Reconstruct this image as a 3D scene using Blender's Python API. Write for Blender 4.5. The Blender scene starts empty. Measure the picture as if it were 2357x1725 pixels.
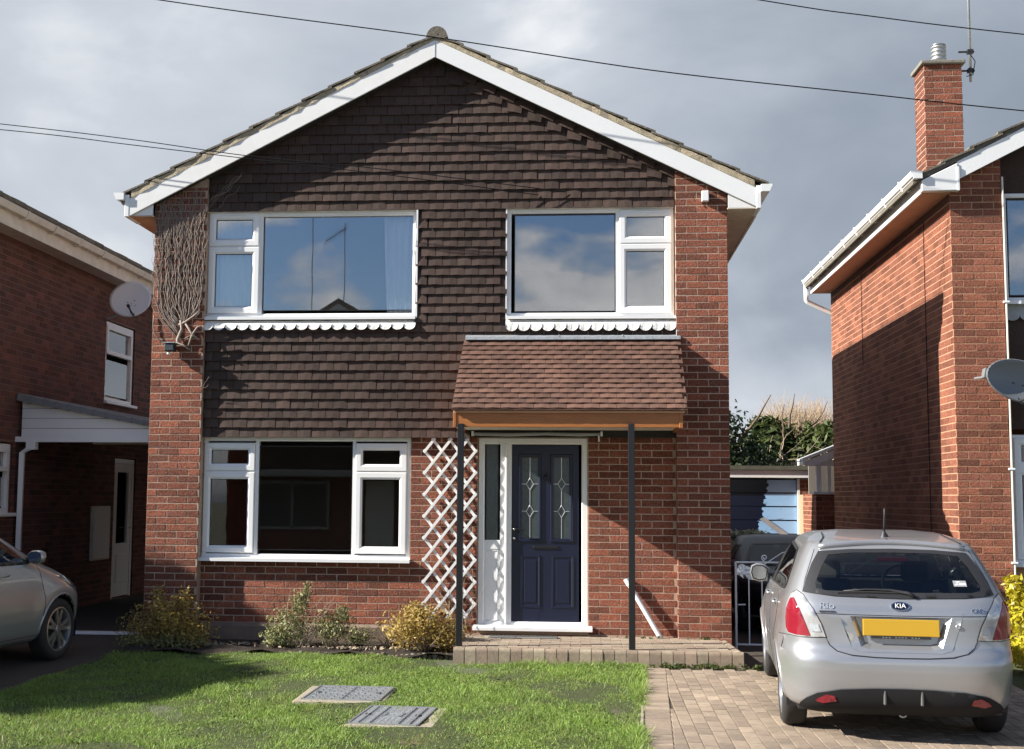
import bpy, bmesh, math, random
import numpy as np
from mathutils import Vector, Matrix
from mathutils.geometry import delaunay_2d_cdt

random.seed(7)
rng = np.random.default_rng(7)
R = math.radians
scene = bpy.context.scene
col = scene.collection

# ------------------------------------------------------------------ camera
cam_d = bpy.data.cameras.new("camera")
cam = bpy.data.objects.new("camera", cam_d)
col.objects.link(cam)
yaw, pit, rol = -0.0847004, 0.0955804, 0.0076665
fw = Vector((math.sin(yaw) * math.cos(pit), math.cos(yaw) * math.cos(pit), math.sin(pit)))
r0 = Vector((math.cos(yaw), -math.sin(yaw), 0))
u0 = r0.cross(fw)
rt = r0 * math.cos(rol) + u0 * math.sin(rol)
up = u0 * math.cos(rol) - r0 * math.sin(rol)
cam.matrix_world = Matrix(((rt.x, up.x, -fw.x, 1.702), (rt.y, up.y, -fw.y, -13.637),
                           (rt.z, up.z, -fw.z, 1.329), (0, 0, 0, 1)))
cam_d.sensor_width = 36
cam_d.lens = 36 * 2945.04 / 2357
cam_d.shift_x = 0.0345
cam_d.shift_y = 0.0020
cam_d.clip_end = 2000
scene.camera = cam

# ------------------------------------------------------------------ sun and exposure
SUN_PHI, SUN_EL = 76.0, 29.7          # degrees from the facade normal towards the left, and above the horizon
sun_d = bpy.data.lights.new("sun", 'SUN')
sun_d.energy = 5.0
sun_d.angle = R(0.53)
sun_d.color = (1.0, 0.95, 0.87)
sun = bpy.data.objects.new("sun", sun_d)
col.objects.link(sun)
ray = Vector((math.sin(R(SUN_PHI)) * math.cos(R(SUN_EL)), math.cos(R(SUN_PHI)) * math.cos(R(SUN_EL)), -math.sin(R(SUN_EL))))
sun.rotation_euler = ray.to_track_quat('-Z', 'Y').to_euler()
sun.location = (-20, -10, 20)

scene.view_settings.view_transform = 'Standard'
scene.view_settings.look = 'None'
scene.view_settings.exposure = 1.18
scene.view_settings.gamma = 1.0
scene.view_settings.use_curve_mapping = False
scene.render.engine = 'CYCLES'
scene.cycles.use_denoising = True
scene.cycles.max_bounces = 8
scene.cycles.transparent_max_bounces = 16

# ------------------------------------------------------------------ node helpers
class NT:
    def __init__(s, tree):
        s.t = tree
    def n(s, kind, **kw):
        nd = s.t.nodes.new('ShaderNode' + kind)
        for k, v in kw.items():
            setattr(nd, k, v)
        return nd
    def l(s, a, b):
        s.t.links.new(a, b)
    def put(s, sock, v):
        if isinstance(v, bpy.types.NodeSocket):
            s.l(v, sock)
        else:
            sock.default_value = v
    def math(s, op, a, b=0.0, clamp=False):
        nd = s.n('Math', operation=op)
        nd.use_clamp = clamp
        s.put(nd.inputs[0], a)
        s.put(nd.inputs[1], b)
        return nd.outputs[0]
    def mix(s, f, a, b, mode='MIX'):
        nd = s.n('MixRGB', blend_type=mode)
        s.put(nd.inputs[0], f)
        s.put(nd.inputs[1], a if isinstance(a, bpy.types.NodeSocket) else (*a, 1) if len(a) == 3 else a)
        s.put(nd.inputs[2], b if isinstance(b, bpy.types.NodeSocket) else (*b, 1) if len(b) == 3 else b)
        return nd.outputs[0]
    def noise(s, vec, scale, detail=4, rough=.55, dist=0.0):
        nd = s.n('TexNoise')
        if vec is not None:
            s.l(vec, nd.inputs['Vector'])
        nd.inputs['Scale'].default_value = scale
        nd.inputs['Detail'].default_value = detail
        nd.inputs['Roughness'].default_value = rough
        nd.inputs['Distortion'].default_value = dist
        return nd.outputs['Fac']
    def scaled(s, vec, sc):
        nd = s.n('Mapping')
        s.l(vec, nd.inputs['Vector'])
        nd.inputs['Scale'].default_value = sc
        return nd.outputs[0]
    def ramp(s, fac, stops, interp='LINEAR'):
        nd = s.n('ValToRGB')
        cr = nd.color_ramp
        cr.interpolation = interp
        while len(cr.elements) < len(stops):
            cr.elements.new(.5)
        for e, (p, c) in zip(cr.elements, stops):
            e.position = p
            e.color = (*c, 1) if len(c) == 3 else c
        s.put(nd.inputs[0], fac)
        return nd.outputs[0]

SKY_OFF = 5.7
# ------------------------------------------------------------------ world: daylight sky with broken cloud
world = bpy.data.worlds.new("World")
scene.world = world
world.use_nodes = True
wt = NT(world.node_tree)
world.node_tree.nodes.clear()
w_out = wt.n('OutputWorld')
w_bg = wt.n('Background')
w_bg.inputs['Strength'].default_value = 0.057
wt.l(w_bg.outputs[0], w_out.inputs[0])
sky = wt.n('TexSky', sky_type='NISHITA')
sky.sun_disc = False
sky.sun_elevation = R(SUN_EL)
sky.sun_rotation = R(180 + SUN_PHI)
sky.air_density = 1.0
sky.dust_density = 0.6
sky.ozone_density = 1.5
tc = wt.n('TexCoord')
gen = tc.outputs['Generated']
sep = wt.n('SeparateXYZ')
wt.l(gen, sep.inputs[0])
dx_, dy_, dz_ = sep.outputs
cl = wt.scaled(gen, (1.0, 1.0, 2.0))
n_big = wt.noise(cl, 2.3, 7, .5, .2)
n_mid = wt.noise(wt.scaled(gen, (1.0, 1.0, 1.5)), 4.2, 7, .52, .3)
front = wt.n('MapRange')
front.interpolation_type = 'SMOOTHSTEP'
wt.l(dy_, front.inputs['Value'])
front.inputs['From Min'].default_value = -.45
front.inputs['From Max'].default_value = .45
F = front.outputs[0]
# cloud cover: closed in front of the camera, broken behind it
bm = wt.n('Mapping')
wt.l(gen, bm.inputs['Vector'])
bm.inputs['Location'].default_value = (SKY_OFF, SKY_OFF * .7, 0)
bm.inputs['Scale'].default_value = (1.0, 1.0, 1.7)
n_back = wt.noise(bm.outputs[0], 5.0, 8, .5, .15)
lift = wt.math('ADD', 0.368, wt.math('MULTIPLY', wt.math('MINIMUM', dz_, .45), .55))
cover_b = wt.math('MULTIPLY', wt.math('SUBTRACT', n_back, lift), 15.0, True)
cover = wt.math('MAXIMUM', cover_b, wt.math('MULTIPLY', wt.math('SUBTRACT', F, .35), 3.0, True))
# front cloud deck: grey, paler towards the sun on the left, darker to the right, lighter low down
t = wt.math('ADD', wt.math('MULTIPLY', dx_, -0.95), wt.math('MULTIPLY', wt.math('SUBTRACT', n_mid, .5), 1.1))
t = wt.math('ADD', t, wt.math('MULTIPLY', wt.math('SUBTRACT', n_big, .5), 1.0))
vd = wt.n('VectorMath', operation='DISTANCE')
wt.l(gen, vd.inputs[0])
vd.inputs[1].default_value = Vector((-.0392, 1.0, .3725)).normalized()[:]
gap = wt.math('SUBTRACT', 1.0, wt.math('MULTIPLY', vd.outputs['Value'], 9.0), True)     # a thinner, brighter place in the deck
vd2 = wt.n('VectorMath', operation='DISTANCE')
wt.l(gen, vd2.inputs[0])
vd2.inputs[1].default_value = Vector((.125, .986, .085)).normalized()[:]
gap2 = wt.math('SUBTRACT', 1.0, wt.math('MULTIPLY', vd2.outputs['Value'], 6.5), True)
gap = wt.math('ADD', gap, wt.math('MULTIPLY', gap2, .9))
lowc = wt.math('MULTIPLY', wt.math('SUBTRACT', 0.17, dz_, True), 3.6)
t = wt.math('ADD', wt.math('ADD', wt.math('ADD', t, lowc), wt.math('MULTIPLY', gap, wt.math('MULTIPLY', wt.math('SUBTRACT', n_mid, .20, True), 1.05))), 0.42, True)
deck = wt.ramp(t, [(0.0, (2.0, 2.38, 2.98)), (.3, (2.75, 3.15, 3.75)), (.55, (3.8, 4.2, 4.8)), (.8, (4.75, 5.1, 5.65)), (1.0, (6.6, 6.8, 7.1))])
cum = wt.ramp(n_back, [(0.42, (3.0, 3.3, 3.8)), (.55, (7.0, 7.2, 7.5)), (.68, (11.0, 10.9, 10.7))])
cloud = wt.mix(F, cum, deck)
sky_c = wt.mix(1.0, sky.outputs[0], (.74, .86, 1.06), 'MULTIPLY')
final = wt.mix(cover, sky_c, cloud)
wt.l(final, w_bg.inputs['Color'])

# ------------------------------------------------------------------ materials
MATS = {}
def mat(name, c, rough=.7, metal=0.0, vary=0.0, hue=None, mott=(0, 0), bump=(0, 0), coat=0.0, spec=.5, alpha=None, mott2=None, stretch=(1, 1, 1), local=False, big=None):
    """c base colour; vary: per-object/per-piece value spread; hue: second colour pieces lean to;
    mott (scale, amount): mottling; mott2 (scale, colour, threshold): stains; bump (scale, distance)"""
    m = bpy.data.materials.new(name)
    m.use_nodes = True
    k = NT(m.node_tree)
    b = m.node_tree.nodes['Principled BSDF']
    geo = k.n('NewGeometry')
    pos = geo.outputs['Position']
    if local:
        pos = k.n('TexCoord').outputs['Object']
    if stretch != (1, 1, 1):
        pos = k.scaled(pos, stretch)
    cs = None
    if vary or hue:
        oi = k.n('ObjectInfo')
        rnd = k.math('FRACT', k.math('ADD', oi.outputs['Random'], geo.outputs['Random Per Island']))
        rnd2 = k.math('FRACT', k.math('MULTIPLY', rnd, 7.31))
        cs = k.mix(rnd2, c, hue if hue else c)
        if vary:
            f = k.math('ADD', 1 - vary, k.math('MULTIPLY', rnd, 2 * vary))
            cmb = k.n('CombineXYZ')
            for i in range(3):
                k.l(f, cmb.inputs[i])
            cs = k.mix(1.0, cs, cmb.outputs[0], 'MULTIPLY')
    else:
        cs = k.mix(0.0, c, c)
    if mott[1]:
        nz = k.noise(pos, mott[0], 6, .65)
        f = k.math('ADD', 1.0, k.math('MULTIPLY', k.math('SUBTRACT', nz, .5), 2 * mott[1]))
        cmb = k.n('CombineXYZ')
        for i in range(3):
            k.l(f, cmb.inputs[i])
        cs = k.mix(1.0, cs, cmb.outputs[0], 'MULTIPLY')
    if big:
        nz = k.noise(pos, big[0], 4, .6, .3)
        f = k.math('ADD', 1.0, k.math('MULTIPLY', k.math('SUBTRACT', nz, .5), 2 * big[1]))
        cmb = k.n('CombineXYZ')
        for i in range(3):
            k.l(f, cmb.inputs[i])
        cs = k.mix(1.0, cs, cmb.outputs[0], 'MULTIPLY')
    if mott2:
        nz = k.noise(pos, mott2[0], 5, .6, .4)
        f = k.math('MULTIPLY', k.math('SUBTRACT', nz, mott2[2]), 9.0, True)
        cs = k.mix(f, cs, mott2[1])
    k.l(cs, b.inputs['Base Color'])
    b.inputs['Roughness'].default_value = rough
    b.inputs['Metallic'].default_value = metal
    b.inputs['Specular IOR Level'].default_value = spec
    if coat:
        b.inputs['Coat Weight'].default_value = coat
        b.inputs['Coat Roughness'].default_value = .05
    if bump[1]:
        nz = k.noise(pos, bump[0], 5, .7, .6)
        bp = k.n('Bump')
        bp.inputs['Strength'].default_value = 1.0
        bp.inputs['Distance'].default_value = bump[1]
        k.l(nz, bp.inputs['Height'])
        k.l(bp.outputs[0], b.inputs['Normal'])
    MATS[name] = m
    return m

def glass_mat(name, refl=.16, tint=(1, 1, 1), film=None):
    m = bpy.data.materials.new(name)
    m.use_nodes = True
    k = NT(m.node_tree)
    m.node_tree.nodes.clear()
    out = k.n('OutputMaterial')
    tr = k.n('BsdfTransparent')
    tr.inputs[0].default_value = (*tint, 1)
    gl = k.n('BsdfGlossy')
    gl.inputs['Roughness'].default_value = .012
    gl.inputs[0].default_value = (1, 1, 1, 1)
    fr = k.n('Fresnel')
    fr.inputs[0].default_value = 1.5
    f = k.math('ADD', refl, k.math('MULTIPLY', fr.outputs[0], .9), True)
    # slight waviness of the pane
    geo = k.n('NewGeometry')
    nz = k.noise(geo.outputs['Position'], 1.3, 2)
    bp = k.n('Bump')
    bp.inputs['Distance'].default_value = .0004
    k.l(nz, bp.inputs['Height'])
    k.l(bp.outputs[0], gl.inputs['Normal'])
    mx = k.n('MixShader')
    k.l(f, mx.inputs[0])
    k.l(tr.outputs[0], mx.inputs[1])
    k.l(gl.outputs[0], mx.inputs[2])
    last = mx.outputs[0]
    k.l(last, out.inputs[0])
    MATS[name] = m
    return m

M_brick = mat('brick_red', (.315, .107, .062), .88, spec=.3, vary=.28, hue=(.24, .087, .056), mott=(38, .75), big=(1.4, .45), bump=(48, .045), mott2=(9, (.30, .21, .15), .66))
M_brick2 = mat('brick_orange', (.325, .118, .068), .87, spec=.3, vary=.28, hue=(.25, .094, .060), mott=(38, .6), big=(1.4, .4), bump=(48, .035), mott2=(9, (.34, .22, .15), .68))
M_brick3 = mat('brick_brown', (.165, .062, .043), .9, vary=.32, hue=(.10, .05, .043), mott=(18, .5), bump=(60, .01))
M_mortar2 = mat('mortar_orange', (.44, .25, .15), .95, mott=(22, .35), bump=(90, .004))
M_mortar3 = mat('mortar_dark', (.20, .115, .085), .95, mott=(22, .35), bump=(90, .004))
M_mortar = mat('mortar', (.43, .31, .23), .95, mott=(22, .35), bump=(90, .004))
M_tile = mat('hung_tile', (.058, .040, .033), .82, spec=.25, vary=.18, hue=(.072, .046, .037), mott=(30, .4), big=(1.1, .3), bump=(160, .003), mott2=(24, (.22, .185, .14), .70))
M_ptile = mat('porch_tile', (.140, .074, .052), .78, spec=.3, vary=.2, hue=(.120, .066, .049), big=(1.6, .35), mott=(40, .3), bump=(150, .003))
M_roof = mat('roof_tile_concrete', (.145, .128, .10), .95, vary=.2, mott=(28, .6), bump=(60, .012), mott2=(20, (.36, .33, .25), .6))
M_bed = mat('verge_mortar', (.43, .36, .25), .95, mott=(35, .5), bump=(70, .015), mott2=(24, (.12, .10, .07), .62))
M_white = mat('white_upvc', (.82, .82, .81), .28, mott=(3, .06))
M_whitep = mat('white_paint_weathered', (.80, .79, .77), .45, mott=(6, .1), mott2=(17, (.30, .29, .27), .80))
M_lead = mat('lead', (.33, .35, .37), .55, metal=.2, mott=(9, .3), bump=(20, .006))
M_apron = mat('painted_lead', (.78, .76, .71), .6, mott=(14, .25), mott2=(26, (.25, .23, .20), .70), bump=(18, .008))
M_wood = mat('varnished_timber', (.36, .13, .032), .42, mott=(9, .35), stretch=(.35, 1, 6), bump=(30, .002))
M_soffit = mat('soffit_timber', (.52, .30, .18), .6, mott=(8, .25), stretch=(1, .5, 1))
M_stone = mat('weathered_stone', (.22, .205, .17), .95, mott=(16, .5), bump=(50, .008))
M_cream = mat('cream_board', (.68, .63, .54), .6, mott=(6, .3))
M_black = mat('black_paint', (.012, .012, .014), .32, bump=(120, .001))
M_navy = mat('navy_door', (.007, .0105, .031), .33, bump=(200, .0008))
M_came = mat('leaded_came', (.62, .64, .64), .35, metal=.6)
M_room = mat('room_wall', (.20, .18, .15), .9)
M_dark = mat('dark_void', (.03, .027, .025), .9)
M_cloth = mat('curtain_cloth', (.80, .82, .84), .9)
M_net = mat('net_cloth', (.62, .66, .60), .9)
M_steel = mat('galvanised', (.50, .52, .53), .38, metal=.75, mott=(25, .3), bump=(60, .002))
M_iron = mat('white_iron', (.78, .79, .80), .4, metal=.2)
M_conc = mat('concrete', (.35, .30, .225), .95, mott=(14, .4), bump=(60, .008))
M_paver = mat('paver', (.33, .27, .195), .92, vary=.2, hue=(.29, .215, .16), mott=(20, .4), bump=(110, .006))
M_paverr = mat('drive_paver', (.30, .235, .172), .92, vary=.22, hue=(.26, .20, .15), mott=(16, .4), big=(.9, .3), bump=(110, .006), mott2=(3.5, (.15, .125, .10), .66))
M_joint = mat('joint_sand', (.075, .062, .045), 1, mott=(30, .6))
M_soil = mat('soil', (.045, .032, .022), 1, mott=(20, .6), bump=(40, .04))
M_turf = mat('turf_base', (.060, .075, .022), 1, mott=(9, .5), mott2=(2.5, (.15, .12, .055), .60), bump=(40, .03))
M_ground = mat('ground_earth', (.08, .085, .05), 1, mott=(2, .5))
M_asphalt = mat('asphalt', (.05, .05, .052), .95, mott=(60, .4), bump=(200, .004))
M_ldrive = mat('dark_drive', (.060, .045, .032), .95, mott=(20, .4), bump=(120, .006))
M_plastic = mat('black_plastic', (.022, .022, .024), .5, bump=(300, .0006))
M_valance = mat('textured_plastic', (.016, .016, .017), .75, spec=.25, bump=(300, .0006))
M_rubber = mat('rubber', (.026, .025, .024), .8, mott=(14, .3))
M_alloy = mat('alloy', (.58, .58, .57), .28, metal=.85)
M_silver = mat('silver_paint', (.40, .41, .425), .30, metal=.62, coat=.6, mott=(2.2, .06), big=(.9, .10), mott2=(7, (.34, .335, .32), .70), local=True)
M_beige = mat('beige_silver_paint', (.41, .415, .41), .32, metal=.55, coat=.6, local=True)
M_darkcar = mat('dark_car_paint', (.006, .009, .013), .4, spec=.3, coat=.1)
M_red = mat('red_lens', (.23, .012, .024), .10, coat=1.0, mott=(40, .15))
M_clear = mat('clear_lens', (.50, .50, .50), .12, metal=.4, coat=1.0, mott=(60, .3))
M_plate = mat('yellow_plate', (.52, .31, .022), .45)
M_seat = mat('car_interior', (.04, .038, .036), .8)
M_darkg = mat('dark_tinted_glass', (.008, .010, .012), .4, spec=.2)
M_badge = mat('chrome', (.75, .75, .76), .12, metal=1.0)
M_badgeb = mat('badge_blue', (.006, .009, .025), .25)
M_blue = mat('blue_door_paint', (.28, .50, .78), .5, mott=(3, .2), mott2=(11, (.01, .013, .03), .64), stretch=(.6, 1, 1.6))
M_felt = mat('roof_felt', (.10, .095, .07), .95, mott=(9, .5))
M_corr = mat('grey_sheet', (.20, .21, .22), .8, mott=(7, .3))
M_dishm = mat('dish_grey', (.80, .80, .79), .42, mott=(4, .08))
M_dishd = mat('dish_dark', (.17, .18, .185), .42, mott=(4, .1))
M_cable = mat('cable_black', (.008, .008, .009), .8, spec=.15)
M_vine = mat('bare_vine', (.27, .22, .185), .9, mott=(30, .4))
M_bark = mat('bark', (.16, .115, .08), .95, mott=(12, .5), bump=(40, .01))
M_twig = mat('pale_twig', (.33, .25, .165), .95, vary=.3, hue=(.28, .20, .135))
M_bramble = mat('bramble_cane', (.34, .27, .19), .95, vary=.25)
def leafmat(name, a, b, rough=.55, vary=.45, mott=(0, 0)):
    m = mat(name, a, rough, vary=vary, hue=b, mott=mott)
    k = NT(m.node_tree)                      # thin leaves let some light through
    b_ = m.node_tree.nodes['Principled BSDF']
    tl = k.n('BsdfTranslucent')
    k.l(b_.inputs['Base Color'].links[0].from_socket, tl.inputs['Color'])
    mx = k.n('MixShader')
    mx.inputs[0].default_value = .38
    k.l(b_.outputs[0], mx.inputs[1])
    k.l(tl.outputs[0], mx.inputs[2])
    k.l(mx.outputs[0], m.node_tree.nodes['Material Output'].inputs['Surface'])
    return m
M_gold = leafmat('gold_leaf', (.56, .39, .10), (.30, .23, .07))
M_varieg = leafmat('variegated_leaf', (.15, .18, .065), (.34, .32, .15))
M_green = leafmat('dark_leaf', (.022, .042, .015), (.045, .07, .02))
M_conif = leafmat('conifer_leaf', (.045, .075, .018), (.10, .12, .03))
M_yellow = leafmat('yellow_leaf', (.62, .50, .02), (.42, .40, .03), .45, .3)
M_under = leafmat('ground_leaf', (.05, .09, .02), (.12, .13, .03))
M_straw = leafmat('dry_grass', (.42, .34, .15), (.30, .26, .10), .7, .3)
M_grass = leafmat('grass_blade', (.165, .300, .040), (.31, .39, .10), .55, .5, (1.6, .55))
M_pane = glass_mat('window_glass', .012)
M_paneu = glass_mat('double_glazing', .20)
M_carg = glass_mat('car_glass', .03, (.78, .82, .80))
M_frost = mat('frosted_glass', (.045, .06, .06), .14, mott=(30, .5), bump=(60, .003), spec=.8)

# ------------------------------------------------------------------ mesh helpers
def link(name, me, parent=None, loc=None, m=None):
    o = bpy.data.objects.new(name, me)
    col.objects.link(o)
    if parent is not None:
        o.parent = parent
    if loc is not None:
        o.location = loc
    if m is not None and me is not None and len(me.materials) == 0:
        me.materials.append(m)
    return o

def thing(name, label, cat, loc=(0, 0, 0), rz=0.0, group=None):
    o = bpy.data.objects.new(name, None)
    o.empty_display_size = .2
    col.objects.link(o)
    o.location = loc
    o.rotation_euler = (0, 0, rz)
    o['label'] = label
    o['category'] = cat
    if group:
        o['group'] = group
    return o

def kind(o, k):
    o['kind'] = k
    return o

class MB:
    """collects primitives into one mesh"""
    def __init__(s):
        s.v, s.f = [], []
    def add(s, vs, fs):
        b = len(s.v)
        s.v += [tuple(p) for p in vs]
        s.f += [tuple(i + b for i in q) for q in fs]
        return s
    def box(s, x0, x1, y0, y1, z0, z1):
        v = [(x0, y0, z0), (x1, y0, z0), (x1, y1, z0), (x0, y1, z0), (x0, y0, z1), (x1, y0, z1), (x1, y1, z1), (x0, y1, z1)]
        return s.add(v, [(3, 2, 1, 0), (4, 5, 6, 7), (0, 1, 5, 4), (1, 2, 6, 5), (2, 3, 7, 6), (3, 0, 4, 7)])
    def prism_y(s, pts, y0, y1):
        """polygon given in (x, z), extruded along y"""
        n = len(pts)
        v = [(x, y0, z) for x, z in pts] + [(x, y1, z) for x, z in pts]
        f = [tuple(range(n)), tuple(range(2 * n - 1, n - 1, -1))]
        f += [(i, i + n, (i + 1) % n + n, (i + 1) % n) for i in range(n)]
        return s.add(v, f)
    def prism_x(s, pts, x0, x1):
        n = len(pts)
        v = [(x0, y, z) for y, z in pts] + [(x1, y, z) for y, z in pts]
        f = [tuple(range(n)), tuple(range(2 * n - 1, n - 1, -1))]
        f += [(i, i + n, (i + 1) % n + n, (i + 1) % n) for i in range(n)]
        return s.add(v, f)
    def prism_z(s, pts, z0, z1):
        n = len(pts)
        v = [(x, y, z0) for x, y in pts] + [(x, y, z1) for x, y in pts]
        f = [tuple(range(n)), tuple(range(2 * n - 1, n - 1, -1))]
        f += [(i, i + n, (i + 1) % n + n, (i + 1) % n) for i in range(n)]
        return s.add(v, f)
    def tube(s, pts, r, n=6, cap=True):
        pts = [Vector(p) for p in pts]
        rs = r if isinstance(r, (list, tuple)) else [r] * len(pts)
        vs, fs = [], []
        prev = None
        for i, p in enumerate(pts):
            d = (pts[min(i + 1, len(pts) - 1)] - pts[max(i - 1, 0)])
            d = d.normalized() if d.length > 1e-9 else Vector((0, 0, 1))
            a = prev - d * prev.dot(d) if prev is not None else d.orthogonal()
            if a.length < 1e-6:
                a = d.orthogonal()
            a.normalize()
            prev = a
            b = d.cross(a)
            for k in range(n):
                t = 2 * math.pi * k / n
                vs.append(p + (a * math.cos(t) + b * math.sin(t)) * rs[i])
        for i in range(len(pts) - 1):
            for k in range(n):
                fs.append((i * n + k, i * n + (k + 1) % n, (i + 1) * n + (k + 1) % n, (i + 1) * n + k))
        if cap:
            fs.append(tuple(range(n - 1, -1, -1)))
            fs.append(tuple((len(pts) - 1) * n + k for k in range(n)))
        return s.add(vs, fs)
    def lathe(s, prof, n=24, axis='z', c=(0, 0, 0)):
        """profile of (radius, height) turned about an axis through c"""
        vs, fs = [], []
        for (r, h) in prof:
            for k in range(n):
                t = 2 * math.pi * k / n
                a, b = r * math.cos(t), r * math.sin(t)
                vs.append({'z': (a, b, h), 'x': (h, a, b), 'y': (b, h, a)}[axis])
        vs = [(p[0] + c[0], p[1] + c[1], p[2] + c[2]) for p in vs]
        for i in range(len(prof) - 1):
            for k in range(n):
                fs.append((i * n + k, i * n + (k + 1) % n, (i + 1) * n + (k + 1) % n, (i + 1) * n + k))
        return s.add(vs, fs)
    def mesh(s, name='mesh', smooth=False):
        me = bpy.data.meshes.new(name)
        me.from_pydata(s.v, [], s.f)
        if smooth:
            me.polygons.foreach_set('use_smooth', [True] * len(me.polygons))
        me.update()
        return me
    def obj(s, name, m, parent=None, smooth=False):
        me = s.mesh(name, smooth)
        me.materials.append(m)
        return link(name, me, parent)

def fix_normals(o):
    bm = bmesh.new()
    bm.from_mesh(o.data)
    bmesh.ops.recalc_face_normals(bm, faces=bm.faces)
    bm.to_mesh(o.data)
    bm.free()
    return o

def bevel(o, w=.004, seg=2):
    md = o.modifiers.new('bevel', 'BEVEL')
    md.width = w
    md.segments = seg
    md.limit_method = 'ANGLE'
    md.angle_limit = R(40)
    return o

def smooth_angle(o, ang=40):
    me = o.data
    me.polygons.foreach_set('use_smooth', [True] * len(me.polygons))
    try:
        me.set_sharp_from_angle(angle=R(ang))
    except Exception:
        pass
    return o

def gz(y):
    """height of the ground: it falls from the houses to the road"""
    return float(np.interp(y, [-60, -9, -5, -3.5, -1.15, 0, 8, 60], [-.44, -.42, -.32, -.305, -.262, -.235, -.21, -.2]))

# ---- bricks -------------------------------------------------------
BL, BH, BJ = .225, .075, .010
_bm_cache = {}
def brick_mesh(L, h, t, var, side, m):
    key = (round(L, 3), round(h, 3), var, side, m.name)
    if key in _bm_cache:
        return _bm_cache[key]
    b = MB()
    rr = random.Random(hash(key) & 0xffff)
    j = lambda a: rr.uniform(-a, a)
    # a slightly arrised brick face: front face set in from the edges
    c = .0028
    hl, hh = L / 2, h / 2
    fr = [(-hl + c + j(.0015), 0 + j(.001), -hh + c + j(.0015)), (hl - c + j(.0015), j(.001), -hh + c + j(.0015)),
          (hl - c + j(.0015), j(.001), hh - c + j(.0015)), (-hl + c + j(.0015), j(.001), hh - c + j(.0015))]
    md = [(-hl, .003, -hh), (hl, .003, -hh), (hl, .003, hh), (-hl, .003, hh)]
    bk = [(x, t, z) for x, _, z in md]
    v = fr + md + bk
    f = [(0, 1, 2, 3)] + [(4 + i, 4 + (i + 1) % 4, (i + 1) % 4, i) for i in range(4)] + [(8 + i, 8 + (i + 1) % 4, 4 + (i + 1) % 4, 4 + i) for i in range(4)]
    if side == 'left':      # normal -x ; local x runs along -y so that it stays right-handed
        v = [(y, -x, z) for x, y, z in v]
    elif side == 'right':   # normal +x
        v = [(-y, x, z) for x, y, z in v]
    elif side == 'up':      # lying flat: face upwards, local x along x
        v = [(x, z, -y) for x, y, z in v]
    elif side == 'upy':
        v = [(-z, x, -y) for x, y, z in v]
    b.add(v, f)
    me = b.mesh('brick')
    me.materials.append(m)
    _bm_cache[key] = me
    return me

def brick_rects(u0, u1, v0, v1, holes=(), top=None, phase=0.0, L=BL, H=BH, J=BJ, datum=-.24):
    out = []
    k0 = int(math.floor((v0 - datum) / H))
    k1 = int(math.ceil((v1 - datum) / H))
    for k in range(k0, k1):
        a, b = datum + k * H + J / 2, datum + (k + 1) * H - J / 2
        a, b = max(a, v0), min(b, v1)
        if b - a < .02:
            continue
        off = phase + (L / 2 if k % 2 else 0.0)
        n0 = int(math.floor((u0 - off) / L)) - 1
        n1 = int(math.ceil((u1 - off) / L)) + 1
        for n in range(n0, n1):
            x0, x1 = max(off + n * L + J / 2, u0), min(off + (n + 1) * L - J / 2, u1)
            segs = [(x0, x1)]
            for (h0, h1, g0, g1) in holes:
                if b <= g0 + .03 or a >= g1 - .03:
                    continue
                ns = []
                for (p, q) in segs:
                    if q <= h0 or p >= h1:
                        ns.append((p, q))
                    else:
                        if p < h0:
                            ns.append((p, h0))
                        if q > h1:
                            ns.append((h1, q))
                segs = ns
            for (p, q) in segs:
                if q - p < .03:
                    continue
                if top and b > top((p + q) / 2):
                    continue
                out.append((p, q, a, b))
    return out

def lay_bricks(parent, groups, m, n_obj, rest_parent, name='brick', rest='brickwork', pri=None, t=.014):
    """groups: list of (side, fixed coordinate, rects). The n_obj pieces of highest priority become objects, the rest one mesh"""
    allb = [(side, c, r) for side, c, rects in groups for r in rects]
    if pri:
        allb.sort(key=pri)
    mb = MB()
    cnt = 0
    for i, (side, c, (p, q, a, b)) in enumerate(allb):
        L, h = q - p, b - a
        cu, cv = (p + q) / 2, (a + b) / 2
        jit = random.uniform(-.001, .001)
        if side == 'front':
            loc = (cu, c + jit, cv)
        elif side == 'left':
            loc = (c + jit, cu, cv)
        elif side == 'right':
            loc = (c + jit, cu, cv)
        elif side in ('up', 'upy'):
            loc = (cu, cv, (c(cv) if callable(c) else c) + jit)
        if side == 'upy':
            me = brick_mesh(h, L, t, i % 4, side, m)
        else:
            me = brick_mesh(L, h, t, i % 4, side, m)
        if cnt < n_obj:
            o = link(name, me, parent, loc)
            if side in ('front',):
                o.rotation_euler = (random.uniform(-.012, .012), random.uniform(-.004, .004), random.uniform(-.006, .006))
            cnt += 1
        else:
            vs = [(v.co.x + loc[0], v.co.y + loc[1], v.co.z + loc[2]) for v in me.vertices]
            mb.add(vs, [tuple(pl.vertices) for pl in me.polygons])
    if mb.v:
        kind(mb.obj(rest, m, rest_parent), 'stuff')

def wall_panels(mb, side, c, u0, u1, v0, v1, holes, t):
    """solid wall split round rectangular holes, thickness t going inwards"""
    us = sorted({u0, u1, *[h for q in holes for h in q[:2] if u0 < h < u1]})
    for ua, ub in zip(us, us[1:]):
        um = (ua + ub) / 2
        cuts = sorted([(max(q[2], v0), min(q[3], v1)) for q in holes if q[0] <= um <= q[1]])
        z = v0
        for g0, g1 in cuts + [(v1, v1)]:
            if g0 > z + 1e-4:
                if side == 'front':
                    mb.box(ua, ub, c, c + t, z, g0)
                elif side == 'left':
                    mb.box(c, c + t, ua, ub, z, g0)
                elif side == 'right':
                    mb.box(c - t, c, ua, ub, z, g0)
            z = max(z, g1)

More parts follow.
